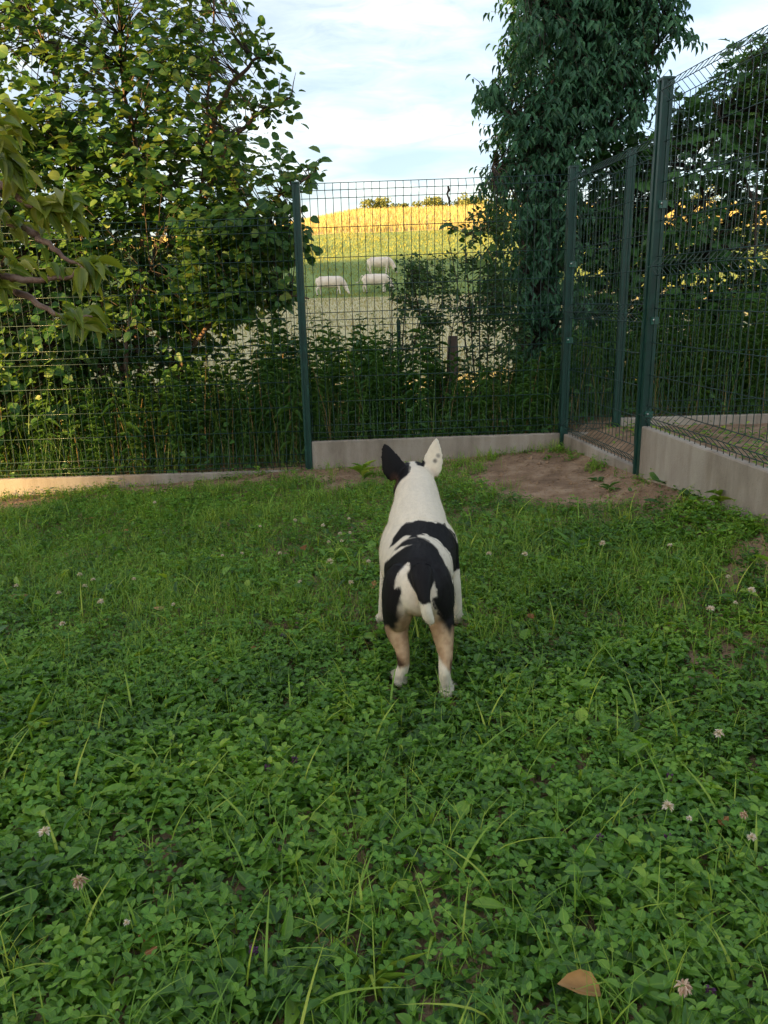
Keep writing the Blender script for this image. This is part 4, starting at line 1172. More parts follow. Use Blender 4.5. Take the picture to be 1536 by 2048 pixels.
def make_cow(name, px, py, dist, scale, rz, label, head_down=1.0, tail_out=False, pose=0):
    gp = at_y(px, py, dist)
    z = float(ground(gp[0], dist))
    root = tag(empty('cow', (gp[0], dist, z), rz), label, 'cow', 'cream coloured cows grazing on the slope')
    mb = MB()
    s_ = scale
    # body along +x (head to +x), about 2.3 m long
    cloft(mb, dense([(-1.02, 0, 1.12, .10, .14), (-.95, 0, 1.08, .24, .28), (-.78, 0, 1.04, .31, .36), (-.45, 0, 1.0, .34, .40), (0, 0, .97, .38, .44), (.4, 0, .98, .36, .42), (.72, 0, 1.02, .29, .38), (.92, 0, 1.0, .20, .28), (1.0, 0, .98, .10, .15)]), 20)
    cloft(mb, dense([(.6, 0, 1.12, .20, .30), (.9, 0, .98, .17, .26), (1.12, .02, .74, .125, .19), (1.26, .03, .52, .105, .15)]), 16)
    cloft(mb, dense([(1.16, .03, .56, .10, .14), (1.27, .03, .42, .115, .135), (1.36, .03, .26, .085, .10), (1.43, .03, .12, .075, .08), (1.45, .03, .05, .05, .05)]), 14)
    for sd in (-1, 1):
        cloft(mb, [(1.19, .03 + sd * .10, .58, .03, .05), (1.15, .03 + sd * .20, .57, .02, .075), (1.13, .03 + sd * .28, .55, .01, .04)], 10, side=(1, 0, 0))
        st = (.10 if sd > 0 else -.14) * (1 if pose == 0 else -.8)
        cloft(mb, dense([(-.72, sd * .19, 1.0, .15, .30), (-.80, sd * .20, .78, .11, .19), (-.84 + st * .4, sd * .20, .56, .075, .10), (-.90 + st, sd * .19, .42, .055, .07), (-.86 + st, sd * .19, .2, .05, .05), (-.84 + st, sd * .19, .08, .055, .06), (-.82 + st, sd * .19, .02, .065, .075)]), 12)
        st2 = (-.16 if sd > 0 else .12) * (1 if pose == 0 else -.6)
        cloft(mb, dense([(.62, sd * .19, .98, .12, .20), (.64 + st2 * .2, sd * .19, .72, .085, .12), (.64 + st2 * .6, sd * .18, .45, .06, .065), (.64 + st2, sd * .18, .22, .05, .05), (.64 + st2, sd * .18, .08, .055, .055), (.67 + st2, sd * .18, .02, .065, .075)]), 12)
    if tail_out:
        tl = [(-.98, 0, 1.28, .05, .05), (-1.10, 0, 1.26, .035, .035), (-1.20, 0, 1.08, .03, .03), (-1.27, 0, .88, .03, .03), (-1.42, 0, .78, .04, .04), (-1.58, 0, .76, .045, .04)]
    else:
        tl = [(-.98, 0, 1.26, .05, .05), (-1.07, 0, 1.18, .035, .035), (-1.10, .02, .9, .028, .028), (-1.09, .03, .6, .03, .03), (-1.08, .03, .42, .05, .05), (-1.08, .03, .3, .02, .02)]
    cloft(mb, dense(tl), 8)
    for v in mb.v: v *= s_
    me = fuse(mb, "body", .03 * s_, 4)
    b = link('body', me, root, M['cowhide'])
    mb = MB()
    for sd in (-1, 1):
        for (lx, ly) in (((-.82 + (.10 if sd > 0 else -.14) * (1 if pose == 0 else -.8)), sd * .19), (.67 + (-.16 if sd > 0 else .12) * (1 if pose == 0 else -.6), sd * .18)):
            h = MB(); cloft(h, [(lx, ly, .0, .075, .08), (lx, ly, .05, .066, .07)], 10)
            for v in h.v: v *= s_
            h.build('hoof', M['darkbark'], root)
    return root
M['cowhide'] = noise_mat('cow_hide', [(.60, .48, .37), (.74, .64, .53), (.82, .75, .66)], 1.6, 6, .8, .3, 30, dist=.01)
make_cow('cow', 661, 594, 65.8, 1.06, R(-4), 'cream cow on the near edge of the pasture, closest to the fence post', pose=0)
make_cow('cow', 752, 591, 66.5, 1.04, R(3), 'cream cow with its tail swished out behind it, partly behind the sapling', tail_out=True, pose=1)
make_cow('cow', 760, 551, 72.5, 1.04, R(-10), 'cream cow grazing highest up the slope, above the other two', pose=1)
def cherry():
    ch = tag(empty('cherry_tree', (-3.4, 2.1, 0)), 'cherry tree whose drooping long-leaved branches reach in over the lawn in front of the fence', 'tree')
    T0 = np.array([-3.4, 2.1, 0.0])
    mb = MB()
    tr = smooth_path([T0 + (0, 0, -.3), T0 + (.02, .02, .9), T0 + (.08, .05, 1.8), T0 + (.0, .2, 3.0), T0 + (-.1, .4, 4.6)], 14) - T0
    mb.tube(tr, np.linspace(.11, .03, 14), 10); mb.build('trunk', M['cherry_bark'], ch)
    specs = [   # pixel path with depth, leaves: (pixel centre, count)
        [(-260, 300, 2.5), (0, 371, 2.5), (40, 400, 2.48), (87, 416, 2.46), (127, 402, 2.45)],
        [(-260, 330, 2.55), (34, 450, 2.55), (79, 476, 2.52), (127, 513, 2.5), (172, 536, 2.48)],
        [(-260, 500, 2.55), (0, 550, 2.55), (53, 561, 2.52), (127, 555, 2.5), (172, 538, 2.47)],
        [(-260, 450, 2.65), (0, 561, 2.62), (47, 592, 2.6), (87, 613, 2.58), (129, 634, 2.56), (187, 634, 2.54)],
        [(-300, 120, 2.3), (-120, 170, 2.32), (-40, 215, 2.33), (-8, 240, 2.33)],
        [(-300, 250, 2.4), (-120, 260, 2.4), (-30, 300, 2.4), (10, 330, 2.4)],
    ]
    clusters = [  # (px, py, depth, n leaves, mean length)
        (0, 240, 2.32, 7, .12), (8, 300, 2.38, 7, .115), (15, 330, 2.4, 6, .11), (-30, 290, 2.38, 6, .12), (20, 375, 2.48, 7, .11), (60, 408, 2.47, 8, .105), (95, 415, 2.46, 9, .105), (125, 405, 2.45, 9, .115),
        (10, 450, 2.55, 6, .10), (45, 455, 2.54, 4, .09), (0, 560, 2.56, 6, .10), (172, 538, 2.48, 10, .125), (160, 540, 2.49, 8, .11), (105, 530, 2.5, 4, .08),
        (20, 520, 2.56, 5, .1), (130, 632, 2.56, 7, .11), (155, 632, 2.55, 6, .11), (-40, 420, 2.5, 8, .11), (-60, 520, 2.5, 8, .11),
    ]
    r2 = np.random.default_rng(21)
    for i, s in enumerate(specs):
        pw = poly3(s)
        start = tr[7 if i < 4 else 9] + T0
        pth = smooth_path(np.r_[[start], pw], 22) - T0
        pth += r2.normal(0, .004, pth.shape)
        mb = MB(); mb.tube(pth, np.linspace(.020, .0035, 22), 7); mb.build('branch', M['cherry_bark'], ch)
    var = []
    for q in range(6):
        T = leaf_template([(.05, .25), (.15, .7), (.32, 1.0), (.52, .98), (.72, .7), (.88, .32)], .26, .30 + .08 * (q % 3), .010)
        mb = MB(); leaves(mb, [[0, 0, 0]], [[1, 0, 0]], [[0, 0, 1]], 1.0, 1.0, T, q / 5.0)
        mb.tube([(-.16, 0, .02), (-.06, 0, .015), (0, 0, 0)], [.010, .009, .008], 4, rnd=.9)
        me = mb.mesh('leaf'); me.materials.append(M['cherry']); var.append(me)
    def put(p, D, Nn, L, W):
        d, s, u = basis(np.array([D]), np.array([Nn]))
        mm_ = np.eye(4); mm_[:3, 0] = d[0] * L; mm_[:3, 1] = s[0] * W; mm_[:3, 2] = u[0] * L; mm_[:3, 3] = p - T0
        o = link('leaf', var[int(r2.integers(0, 6))], ch); o.matrix_local = Matrix(mm_.tolist())
    for (u, v, y, n, L) in clusters:
        c = at_y(u, v, y)
        for k in range(int(n * 1.5)):
            a = r2.uniform(-.9, 1.1)
            D = np.array([.8 * math.cos(a * 1.6) + .15, .7 * math.sin(a * 2 + k), .15 - 1.05 * r2.random()])
            put(c + r2.normal(0, .018, 3), D, np.array([.2, -.5, .75]) + r2.normal(0, .42, 3), L * r2.uniform(.50, .82), L * r2.uniform(.24, .35))
    # the rest of the crown, outside the picture on the left: it speckles the light that falls on the hazel
    n = 520
    k = r2.integers(0, 16, n)
    lob = np.c_[r2.uniform(-1.7, .5, 16), r2.uniform(.1, 1.9, 16), r2.uniform(1.6, 4.8, 16)]
    p = lob[k] + r2.normal(0, .34, (n, 3))
    p[:, 0] = np.minimum(p[:, 0], np.where(p[:, 1] > -.6, (-.62 * (p[:, 1] + T0[1]) - .42) - T0[0], .6))
    mb = MB(); leaves(mb, p, np.c_[r2.normal(0, .6, n), r2.normal(0, .6, n), -.6 - .3 * r2.random(n)], np.array([.2, -.3, .8]) + r2.normal(0, .5, (n, 3)), r2.uniform(.08, .13, n), r2.uniform(.032, .05, n), T_LANCE5)
    mb.build('crown', M['cherry'], ch)['kind'] = 'stuff'
    mb = MB()
    for j in range(16):
        mb.tube(smooth_path([tr[6 + j % 6], (tr[6 + j % 6] + lob[j]) / 2 + (0, 0, .15), lob[j]], 7), np.linspace(.03, .006, 7), 5)
    mb.build('branches', M['cherry_bark'], ch)['kind'] = 'stuff'
cherry()
# ------------------------------------------------------------------ lawn
def px_ground(u, v):
    z = 0.0
    for _ in range(6):
        p = at_z(u, v, z); z = float(ground(p[0], p[1]))
    return p[0], p[1], z
SOIL_POLYS = [[px_ground(*q)[:2] for q in pl] for pl in (
    [(955, 935), (1010, 915), (1120, 900), (1200, 925), (1275, 948), (1350, 975), (1440, 1000), (1536, 1020), (1620, 1040), (1560, 1046), (1420, 1010), (1300, 1012), (1180, 1015), (1080, 1012), (1010, 985), (960, 960)],
    [(-120, 1012), (0, 1003), (300, 978), (610, 942), (700, 938), (930, 912), (930, 918), (780, 938), (700, 965), (620, 958), (400, 975), (150, 1004), (-100, 1026)],
    [(1430, 1105), (1480, 1085), (1560, 1080), (1640, 1090), (1640, 1118), (1500, 1120)],
    [(690, 948), (750, 948), (755, 968), (690, 978), (645, 962)])]
def soil(x, y):
    """0 lawn .. 1 bare earth"""
    w = (noise2(x, y, 4) - .5) * .22 + (noise2(x, y, 9) - .5) * .22 + (noise2(x, y, 24) - .5) * .14
    o = np.zeros(len(x))
    for pl in SOIL_POLYS:
        pl = np.array(pl)
        ins = in_poly(x, y, pl)
        d = np.full(len(x), 9.0)
        for i in range(len(pl)):
            p, q = pl[i], pl[(i + 1) % len(pl)]
            v = q - p; t = np.clip(((x - p[0]) * v[0] + (y - p[1]) * v[1]) / (v @ v + 1e-12), 0, 1)
            d = np.minimum(d, np.hypot(x - p[0] - t * v[0], y - p[1] - t * v[1]))
        o = np.maximum(o, sm(-.12, .08, np.where(ins, d, -d) + w))
    return o
def lawn_points(n, y0, y1, spread=.62, extra=1.0):
    n = int(n * 1.32)
    y = rng.uniform(y0, y1, n)
    hw = .52 * y + extra
    x = rng.uniform(-1, 1, n) * hw
    fence_y = FY - .04
    side_x = np.interp(y, [2.0, 4.4, 5.66], [1.475 + .26, 1.475, 1.33]) - .035
    k = (y < fence_y) & (x < side_x)
    return x[k], y[k]
PAWS = [(-.078, -.225), (.072, -.300), (-.118, .262), (.162, .262)]
def paw_clear(x, y):
    """0 where a paw presses the plants down, 1 elsewhere"""
    o = np.ones(len(x))
    for (px_, py_) in PAWS:
        d = np.hypot((x - .106 - px_) / .040, (y - 2.50 - py_ + .035) / .085)
        o = np.minimum(o, sm(.75, 1.25, d))
    return o
T_DOCKISH = leaf_template([(.12, .6), (.35, 1.0), (.65, .85), (.88, .42)], .16, .30, .015)
def lawn():
    herb, clv, gr, dry = MB(), MB(), MB(), MB()
    _lp = lawn_points
    def lawn_points_(n, y0, y1):
        x, y = _lp(n, y0, y1)
        k = rng.random(len(x)) < paw_clear(x, y)
        return x[k], y[k]
    DOGX, DOGY = .106, 2.35
    def base_z(x, y): return ground(x, y)
    # ---- creeping herbs with paired oval leaves
    for (y0, y1, nd, s0) in ((.75, 1.6, 4200, 1.0), (1.6, 2.6, 8500, 1.0), (2.6, 3.7, 9500, .9), (3.7, 5.7, 9500, .85)):
        x, y = lawn_points_(nd, y0, y1)
        so = soil(x, y)
        patch = noise2(x, y, 1.7) * .65 + noise2(x + 40, y, 5) * .35
        far = sm(2.9, 4.2, y)
        k = (rng.random(len(x)) < (1 - so) * np.clip(.45 + 1.1 * patch - .3 * far, .05, 1))
        x, y, patch = x[k], y[k], patch[k]
        n = len(x)
        h = rng.uniform(.012, .072, n) * (.55 + .8 * patch)
        z = base_z(x, y)
        az = rng.uniform(0, 6.28, n); lean = rng.uniform(0, .9, n)
        size = rng.uniform(.014, .031, n) * s0 * (.8 + .55 * noise2(x + 7, y, 3.1))
        big = rng.random(n) < .05; size[big] *= 1.5
        shape = rng.uniform(.48, .78, n)
        pr = rng.random(n)
        for lev in range(3):
            t = (lev + .6) / 2.6
            px_ = x + np.cos(az) * lean * h * t; py_ = y + np.sin(az) * lean * h * t; pz_ = z + h * t + .003
            for sgn in (0, math.pi):
                a = az + lev * 1.57 + sgn + rng.normal(0, .25, n)
                up = rng.uniform(-.15, .75, n) + .25 * (lev == 2)
                D = np.c_[np.cos(a), np.sin(a), up]
                Nn = np.c_[-np.cos(a) * up, -np.sin(a) * up, np.ones(n)] + rng.normal(0, .22, (n, 3))
                s = size * (1.15, 1.0, .72)[lev] * rng.uniform(.75, 1.2, n)
                far_y = y > 1.6
                rr = np.clip(pr * .40 + rng.random(n) * .34 + .10 * (lev - 1) + (noise2(x + 3, y + 50, 4.5) - .5) * .6 + .05, 0, 1)
                for sel, T in ((~far_y, T_OVATE), (far_y & (y < 2.5), T_SMALL), (y >= 2.5, T_TINY)):
                    leaves(herb, np.c_[px_, py_, pz_][sel], D[sel], Nn[sel], s[sel], (s * shape)[sel], T, rr[sel])
    # ---- clover
    for (y0, y1, nd) in ((.75, 1.6, 1900), (1.6, 2.8, 3000), (2.8, 5.2, 3200)):
        x, y = lawn_points_(nd, y0, y1)
        patch = noise2(x + 90, y, 2.1) * .6 + noise2(x + 11, y, 6) * .4
        k = rng.random(len(x)) < (1 - soil(x, y)) * np.clip((patch - .30) * 2.4, .06, 1)
        x, y = x[k], y[k]; n = len(x)
        h = rng.uniform(.022, .068, n); z = base_z(x, y)
        az = rng.uniform(0, 6.28, n); ln = rng.uniform(0, .5, n)
        tx, ty, tz = x + np.cos(az) * h * ln, y + np.sin(az) * h * ln, z + h
        blades(clv, np.c_[x, y, z], h, ln, az, np.full(n, .0016), 2, rnd=.9)
        tilt = rng.normal(0, .22, (n, 3)) + np.array([0, 0, 1])
        s = rng.uniform(.012, .021, n); pr = rng.random(n)
        for q in range(3):
            a = az + q * 2.094
            D = np.c_[np.cos(a), np.sin(a), rng.uniform(-.12, .3, n)]
            leaves(clv, np.c_[tx, ty, tz], D, tilt, s, s * .95, T_LEAFLET, np.clip(pr * .8 + rng.random(n) * .2, 0, 1))
    # ---- grass
    for (y0, y1, nd, h0, h1, w0, w1) in ((.7, 1.7, 2600, .05, .15, .0018, .0040), (1.7, 2.9, 11000, .04, .12, .0018, .0036), (2.9, 5.7, 60000, .03, .095, .0022, .0042)):
        x, y = lawn_points_(nd, y0, y1)
        patch = noise2(x + 33, y, 1.4) * .6 + noise2(x + 17, y, 6) * .4
        left = sm(.2, -.9, x) * sm(2.0, 3.0, y)
        k = rng.random(len(x)) < (1 - soil(x, y) ** .7) * np.clip((patch - .28) * 2.0 + .25 * left + .12 * sm(2.6, 3.6, y), .12, 1)
        x, y, patch = x[k], y[k], patch[k]; n = len(x)
        blades(gr, np.c_[x, y, base_z(x, y)], rng.uniform(h0, h1, n) * (.6 + .8 * patch), rng.uniform(.15, 1.0, n), rng.uniform(0, 6.28, n), rng.uniform(w0, w1, n), 4 if y1 < 3 else 3, rnd=np.clip(rng.random(n) * .75 + .2 * patch, 0, 1))
    # long single blades and broad grass
    for (y0, y1, nd) in ((.8, 2.2, 330), (2.2, 5.4, 520)):
        x, y = lawn_points_(nd, y0, y1)
        k = rng.random(len(x)) < (1 - soil(x, y)) * np.clip(noise2(x + 5, y, 2.0) * 1.6 - .2, .1, 1)
        x, y = x[k], y[k]; n = len(x)
        blades(gr, np.c_[x, y, base_z(x, y)], rng.uniform(.09, .19, n), rng.uniform(.25, 1.1, n), rng.uniform(0, 6.28, n), rng.uniform(.004, .0088, n), 6, rnd=rng.uniform(.45, 1, n))
    # tufts of fine grass
    x0, y0_ = lawn_points_(950, .8, 5.5)
    k = rng.random(len(x0)) < (1 - soil(x0, y0_) * .8) * np.clip(.35 + sm(2.2, 3.4, y0_) * .5, 0, 1); x0, y0_ = x0[k], y0_[k]
    cnt = rng.integers(7, 26, len(x0))
    x = np.repeat(x0, cnt) + rng.normal(0, .022, cnt.sum()); y = np.repeat(y0_, cnt) + rng.normal(0, .022, cnt.sum()); hh = np.repeat(rng.uniform(.06, .15, len(x0)), cnt)
    n = len(x)
    blades(gr, np.c_[x, y, base_z(x, y)], hh * rng.uniform(.5, 1.15, n), rng.uniform(.2, 1.1, n), rng.uniform(0, 6.28, n), rng.uniform(.0018, .0045, n), 5, rnd=np.clip(np.repeat(rng.random(len(x0)), cnt) * .8 + rng.random(n) * .25, 0, 1))
    # larger oval and round leaves lying among the small ones
    x, y = lawn_points_(2600, .75, 4.6)
    k = rng.random(len(x)) < (1 - soil(x, y)) * np.clip(noise2(x + 60, y, 2.6) * 1.8 - .35, .12, 1); x, y = x[k], y[k]; n = len(x)
    D = rand_dirs(n, -.05, .8); s = rng.uniform(.03, .062, n)
    rr = np.clip(rng.random(n) * .8 + .2 * (rng.random(n) < .2), 0, 1)
    f = rng.random(n) < .45
    Nn = np.array([0, 0, 1]) + rand_dirs(n) * .5
    P = np.c_[x, y, base_z(x, y) + rng.uniform(.012, .05, n)]
    leaves(herb, P[f], D[f], Nn[f], s[f] * .85, s[f] * .7, T_ROUND, rr[f]); f = ~f
    leaves(herb, P[f], D[f], Nn[f], s[f] * 1.25, s[f] * .42, T_DOCKISH, rr[f])
    # yellowed and dry blades, straw on the earth
    x, y = lawn_points_(9000, .8, 5.6)
    k = rng.random(len(x)) < .07 + .5 * soil(x, y); x, y = x[k], y[k]; n = len(x)
    blades(dry, np.c_[x, y, base_z(x, y) + rng.uniform(.0, .012, n)], rng.uniform(.02, .08, n), rng.uniform(.8, 1.5, n), rng.uniform(0, 6.28, n), rng.uniform(.0012, .0028, n), 3, curl=.6)
    # low green underlayer over the earth, coloured darker near the camera as shaded gaps
    x, y = _lp(52000, .7, 5.7)
    k = rng.random(len(x)) < (1 - soil(x, y)) * np.where(y > 3, .95, .55); x, y = x[k], y[k]; n = len(x)
    leaves(herb, np.c_[x, y, base_z(x, y) + rng.uniform(.001, .014, n)], rand_dirs(n, -.1, .5), np.array([0, 0, 1]) + rand_dirs(n) * .45, rng.uniform(.012, .026, n), rng.uniform(.008, .017, n), T_TINY, rng.random(n) * .22 + .25 * sm(2.6, 4, y))
    # enclosure beyond the side fence: sparse green on earth
    n = 5200
    x = rng.uniform(1.5, 4.2, n); y = rng.uniform(2.2, 5.6, n)
    k = (x > np.interp(y, [2, 4.4, 5.66], [1.78, 1.53, 1.40])) & (rng.random(n) < np.clip(noise2(x, y, 2.2) * 2 - .55, .03, 1)); x, y = x[k], y[k]; n = len(x)
    leaves(herb, np.c_[x, y, ground(x, y) + rng.uniform(.003, .05, n)], rand_dirs(n, -.1, .6), np.array([0, 0, 1]) + rand_dirs(n) * .5, rng.uniform(.012, .04, n), rng.uniform(.008, .024, n), T_SMALL)
    a = tag(empty('ground_cover'), 'green carpet of clover, selfheal and grass covering the lawn', 'ground cover', kind='stuff')
    for nm, b, m_ in (('herb_leaves', herb, M['lawnherb']), ('clover_leaves', clv, M['clover']), ('grass_blades', gr, M['grass']), ('dry_blades', dry, M['drygrass'])):
        b.build(nm, m_, a)['kind'] = 'stuff'
    # crumbs of earth and pebbles on the bare patches
    cl = MB()
    x, y = lawn_points_(16000, 2.6, 5.7)
    so = soil(x, y); k = rng.random(len(x)) < np.clip(so - .25, 0, 1); x, y = x[k], y[k]; n = len(x)
    s = rng.uniform(.002, .008, n) * np.where(rng.random(n) < .08, 2.8, 1)
    t8 = np.array([[1, 0, 0], [0, 1, 0], [-1, 0, 0], [0, -1, 0], [0, 0, .8], [0, 0, -.6]], float)
    f8 = np.array([[0, 1, 4], [1, 2, 4], [2, 3, 4], [3, 0, 4], [1, 0, 5], [2, 1, 5], [3, 2, 5], [0, 3, 5]])
    v = np.c_[x, y, ground(x, y) + s * .2][:, None] + t8[None] * s[:, None, None] * rng.uniform(.6, 1.4, (n, 6, 1))
    cl.add(v.reshape(-1, 3), f3=(f8[None] + (np.arange(n) * 6)[:, None, None]).reshape(-1, 3))
    tag(cl.build('earth_crumbs', M['soil'], smooth=False), 'loose crumbs of brown earth scattered over the bare patches by the fence', 'earth', kind='stuff')
lawn()

# ------------------------------------------------------------------ single plants
def rosette(name, label, u, v, n, L, asp, up, mat, T, cat='weed', group=None, parts=True, stem=0.0, az0=None):
    x, y, z = px_ground(u, v)
    o = tag(empty(name, (x, y, z)), label, cat, group)
    me = None
    var = []
    for q in range(3):
        mb = MB(); leaves(mb, [[0, 0, 0]], [[1, 0, 0]], [[0, 0, 1]], 1.0, 1.0, T, .2 + q * .3); me = mb.mesh('leaf'); me.materials.append(mat); var.append(me)
    for i in range(n):
        a = i * 2.4 + random.uniform(-.4, .4) if az0 is None else random.gauss(az0, .6)
        e = up * random.uniform(.6, 1.3)
        d, s, w = basis(np.array([[math.cos(a), math.sin(a), e]]), np.array([[-math.cos(a) * e, -math.sin(a) * e, 1.0]]) + rand_dirs(1) * .2)
        l = L * random.uniform(.7, 1.2)
        mm_ = np.eye(4); mm_[:3, 0] = d[0] * l; mm_[:3, 1] = s[0] * l * asp; mm_[:3, 2] = w[0] * l
        mm_[:3, 3] = (math.cos(a) * .006, math.sin(a) * .006, stem * (i + 1) / n)
        link('leaf', var[i % 3], o).matrix_local = Matrix(mm_.tolist())
    if stem:
        mb = MB(); mb.tube([(0, 0, -.01), (0, 0, stem)], [.003, .0015], 5); mb.build('stem', mat, o)
    return o
T_DOCK = leaf_template([(.12, .75), (.35, 1.0), (.65, .8), (.88, .4)], .12, .35, .02)
T_MALLOW = leaf_template([(.1, .8), (.35, 1.0), (.6, 1.0), (.85, .65)], -.1, .15, .02)
WP = 'broad leaved weeds rooted along the foot of the side fence'
rosette('mallow_plant', 'mallow-like weed with crinkled round leaves against the tall concrete board, left clump', 1335, 962, 16, .085, .85, .45, M['weed'], T_MALLOW, group=WP)
rosette('mallow_plant', 'mallow-like weed with crinkled round leaves against the tall concrete board, right clump', 1392, 982, 14, .09, .85, .4, M['weed'], T_MALLOW, group=WP)
rosette('leafy_weed', 'upright bright green leafy weed beside the tall board, by the picture edge', 1440, 1012, 12, .10, .26, 1.1, M['grass'], T_LANCE5, stem=.07)
rosette('leafy_weed', 'small flat green weed alone on the bare earth below the side fence', 1195, 962, 9, .055, .45, .35, M['weed'], T_OVATE)
rosette('leafy_weed', 'little sprout on the bare earth straight below the corner post', 1218, 985, 6, .06, .3, 1.0, M['weed'], T_LANCE5, stem=.03)
rosette('leafy_weed', 'tufted green weed at the edge of the earth left of the dog', 726, 962, 11, .11, .26, 1.3, M['grass'], T_LANCE5, stem=.09)
rosette('plantain_plant', 'plantain with long upright pale leaves left of the middle of the lawn', 276, 1330, 7, .11, .2, 2.2, M['grass'], T_DOCK)
rosette('plantain_plant', 'plantain with wide spreading leaves left of the dog', 455, 1330, 5, .10, .36, .9, M['grass'], T_DOCK)
rosette('plantain_plant', 'plantain tuft with pale upright leaves by the left picture edge', 45, 1345, 6, .10, .22, 2.0, M['grass'], T_DOCK)
rosette('plantain_plant', 'plantain with folded pale leaves in the right foreground of the lawn', 1085, 1640, 5, .09, .34, .5, M['grass'], T_DOCK)
rosette('plantain_plant', 'plantain with upright leaves among clover right of the dog', 1150, 1105, 7, .11, .3, 1.2, M['lawnherb'], T_DOCK)
rosette('broad_leaf_plant', 'broad flat green leaves spread low in the grass left of the dog', 318, 1375, 6, .085, .62, .12, M['lawnherb'], T_DOCK)
rosette('broad_leaf_plant', 'broad light green leaves at the bottom middle of the picture', 600, 1985, 6, .075, .42, .5, M['lawnherb'], T_DOCK)
rosette('grass_tuft', 'arching tuft of long grass at the left bottom foreground', 745, 1985, 14, .10, .035, 2.2, M['grass'], T_LANCE5, cat='grass tuft')
rosette('grass_tuft', 'tuft of long blue-green grass at the left of the lawn', 60, 1480, 16, .12, .045, 1.8, M['grass'], T_LANCE5, cat='grass tuft')

def clover_flower(u, v, h, r, label, old=False, group='white clover flowers in the lawn'):
    x, y, z = px_ground(u, v + 0)
    # the pixel is the flower head: move the foot so that the head projects there
    d = ray(u, v); t = (z + h - CAM_H) / d[2]; p = np.array([0, 0, CAM_H]) + d * t
    x, y = p[0], p[1]; z = float(ground(x, y))
    o = tag(empty('clover_flower', (x, y, z)), label, 'flower', group)
    mb = MB(); lx = random.uniform(-.015, .015)
    mb.tube([(lx, .01, 0), (lx * .4, .004, h * .5), (0, 0, h)], [.0011, .0011, .001], 5, rnd=.9); mb.build('stem', M['clover'], o)
    mb = MB(); n = 42
    dd = rand_dirs(n, -.55 if old else -.25, 1.0)
    if old: dd[:, 2] -= .35
    leaves(mb, np.array([0, 0, h]) + dd * r * .25, dd, np.array([0, 0, 1]) + rand_dirs(n) * .5, r * rng.uniform(.75, 1.1, n), r * .36, T_SMALL)
    mb.build('flower_head', M['petal_old'] if old else M['petal'], o)
for args in [
    (1335, 1618, .11, .0125, 'large open white clover flower in the right foreground above the folded leaves'),
    (1378, 1640, .085, .006, 'small closed clover bud just right of the large open foreground flower'),
    (1503, 1675, .10, .009, 'white clover flower by the right picture edge in the foreground'),
    (1488, 1630, .09, .009, 'wilting clover flower above the white one at the right picture edge', True),
    (1366, 1980, .10, .013, 'shaggy clover flower on a tall stem at the bottom right corner', True),
    (1438, 1465, .08, .0125, 'plump clover flower alone in the grass at the right, middle distance'),
    (90, 1670, .09, .012, 'white clover flower at the left picture edge in the foreground'),
    (158, 1755, .10, .014, 'spiky half-wilted clover flower at the left foreground', True),
    (254, 1850, .06, .006, 'tiny pale clover bud at the lower left foreground'),
    (202, 1205, .07, .013, 'bright clover flower at the left, nearest of the far left flowers'),
    (125, 1250, .06, .011, 'clover flower low in the grass at the far left'),
    (560, 1103, .08, .010, 'white clover flower left of the dog, level with its rump'),
    (660, 1128, .06, .016, 'pair-like wide clover flower just left of the dog'),
    (978, 1105, .08, .012, 'white clover flower just right of the dog'),
    (1050, 1103, .08, .013, 'second white clover flower right of the dog'),
    (1205, 1085, .08, .014, 'pale clover flower below the bare earth'),
    (1505, 1162, .08, .014, 'cream clover flower by the right edge below the small bare patch'),
    (1422, 1203, .08, .013, 'white clover flower right of the dog near the picture edge'),
    (160, 1155, .08, .011, 'higher one of two stacked clover flowers at the left'),
    (170, 1178, .05, .011, 'lower one of two stacked clover flowers at the left'),
]: clover_flower(*args)
for (u, v, lab) in [
    (590, 1040, 'small clover flower near the top of the lawn, midway between fence post and dog'), (698, 1040, 'small clover flower in the upper lawn, nearest the neck of the dog'),
    (646, 1050, 'small clover flower second nearest the neck of the dog in the upper lawn'), (680, 1065, 'left one of a close pair of tiny clover flowers beside the shoulder of the dog'),
    (700, 1065, 'right one of a close pair of tiny clover flowers beside the shoulder of the dog'), (657, 1080, 'left one of the lower two clover flowers beside the shoulder of the dog'),
    (683, 1080, 'right one of the lower two clover flowers beside the shoulder of the dog'), (520, 1052, 'small clover flower above the orange leaf in the upper lawn'),
    (484, 1108, 'bigger of two clover flowers below the orange leaf in the upper lawn'), (445, 1113, 'smaller of two clover flowers below the orange leaf in the upper lawn'),
    (310, 1010, 'lone clover flower at the top of the lawn below the low concrete board'), (34, 1180, 'tiny clover flower closest to the left picture edge in the upper lawn'),
    (187, 1165, 'tiny clover flower right of the two stacked ones at the left'), (118, 1190, 'tiny clover flower left of the two stacked ones at the left'),
    (268, 1163, 'small lone clover flower between the left flower cluster and the dog'), (600, 1165, 'left one of two clover flowers level with the tail of the dog'),
    (702, 1165, 'right one of two clover flowers level with the tail of the dog'), (737, 1125, 'clover flower almost touching the left flank of the dog'),
    (347, 1210, 'faded clover flower in the thick grass of the left lawn'), (1457, 1145, 'small clover flower below the little bare patch at the right edge'),
    (1472, 1196, 'small clover flower lowest of those below the right bare patch'), (1340, 1090, 'small clover flower left of the little bare patch at the right')]:
    clover_flower(u, v, random.uniform(.05, .08), random.uniform(.007, .011), lab)
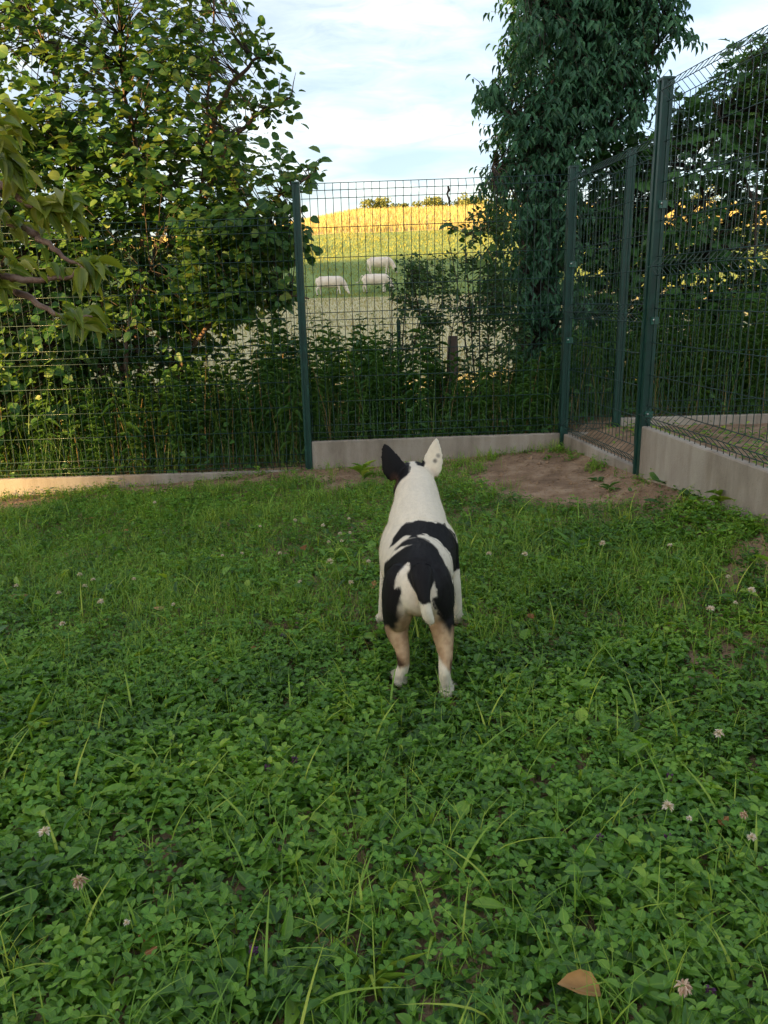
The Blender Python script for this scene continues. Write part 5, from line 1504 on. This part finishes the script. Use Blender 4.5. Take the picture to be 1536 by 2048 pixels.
def selfheal(u, v, label):
    d = ray(u, v); h = .055; t = (h - CAM_H) / d[2]; p = np.array([0, 0, CAM_H]) + d * t
    o = tag(empty('selfheal_flower', (p[0], p[1], float(ground(p[0], p[1])))), label, 'flower', 'purple selfheal heads in the lawn')
    mb = MB(); mb.tube([(0, 0, 0), (0, 0, h)], .0011, 5, rnd=.3); mb.build('stem', M['clover'], o)
    mb = MB(); n = 30; a = rng.uniform(0, 6.28, n); zz = rng.uniform(0, .016, n)
    leaves(mb, np.c_[.003 * np.cos(a), .003 * np.sin(a), h - .006 + zz], np.c_[np.cos(a), np.sin(a), rng.uniform(.2, 1, n)], rand_dirs(n), .007, .0045, T_SMALL)
    mb.build('flower_head', M['purple'], o)
for a in [(508, 1908, 'dark purple selfheal head in the left bottom foreground'), (1200, 1672, 'brownish selfheal head left of the large foreground clover flower'), (1336, 1672, 'brownish selfheal head right below the large foreground clover flower'),
          (1420, 1990, 'dark selfheal head beside the shaggy clover flower at the bottom right'), (590, 1525, 'purple selfheal head below the dog at the middle of the lawn'), (535, 1540, 'reddish selfheal head left of the purple one below the dog'), (565, 1262, 'lilac selfheal head left of the hind paw of the dog'), (1340, 1545, 'lilac selfheal head in the grass above the large clover flower')]: selfheal(*a)

def fallen_leaf(u, v, L, asp, rot, tint, label):
    x, y, z = px_ground(u, v)
    mb = MB()
    T = leaf_template([(.1, .5), (.3, .95), (.55, 1.0), (.8, .6)], random.uniform(-.5, .5), random.uniform(-.3, .5), .03)
    leaves(mb, [[0, 0, 0]], [[math.cos(rot), math.sin(rot), .12]], [[random.uniform(-.3, .3), -.35, 1]], L, L * asp, T, tint)
    v_ = mb.mesh('fallen_leaf'); v_.materials.append(M['deadleaf'])
    o = link('fallen_leaf', v_); o.location = (x, y, z + .04)
    mb2 = MB()
    tag(o, label, 'leaf', 'dry leaves fallen on the lawn')
for a in [(1200, 2030, .075, .55, 2.9, .62, 'large tan dry leaf at the bottom edge of the picture'), (415, 1381, .055, .35, .1, .75, 'curled yellow leaf in the grass left of the dog'),
          (507, 1322, .035, .8, 1.2, .1, 'dark brown leaf standing up left of the hind paws of the dog'), (1056, 1254, .035, .8, .8, .12, 'reddish brown leaf right of the dog'),
          (538, 1080, .05, .7, 1.8, .35, 'orange leaf in the grass left of the dog, level with its back'), (172, 1050, .06, .4, .1, .4, 'orange brown leaf at the left near the fence'),
          (20, 1207, .08, .4, .2, .85, 'pale dry leaf at the left picture edge'), (280, 1905, .035, .7, .1, .05, 'dark red-brown leaf low in the left foreground, upper of two'),
          (293, 1942, .025, .8, .5, .12, 'dark red-brown leaf low in the left foreground, lower of two'), (745, 1195, .05, .6, 1.4, .25, 'rusty leaf just left of the hip of the dog'),
          (600, 1110, .04, .6, .4, .1, 'brown leaf among clover flowers left of the dog'), (1435, 1678, .03, .8, .5, .2, 'curled brown leaf beside the flowers at the right edge'),
          (255, 1078, .05, .6, 2.0, .15, 'small brown leaf in the grass at the left, close to the orange one'), (308, 1234, .05, .6, .6, .8, 'bleached leaf in the middle of the left lawn')]:
    fallen_leaf(*a)
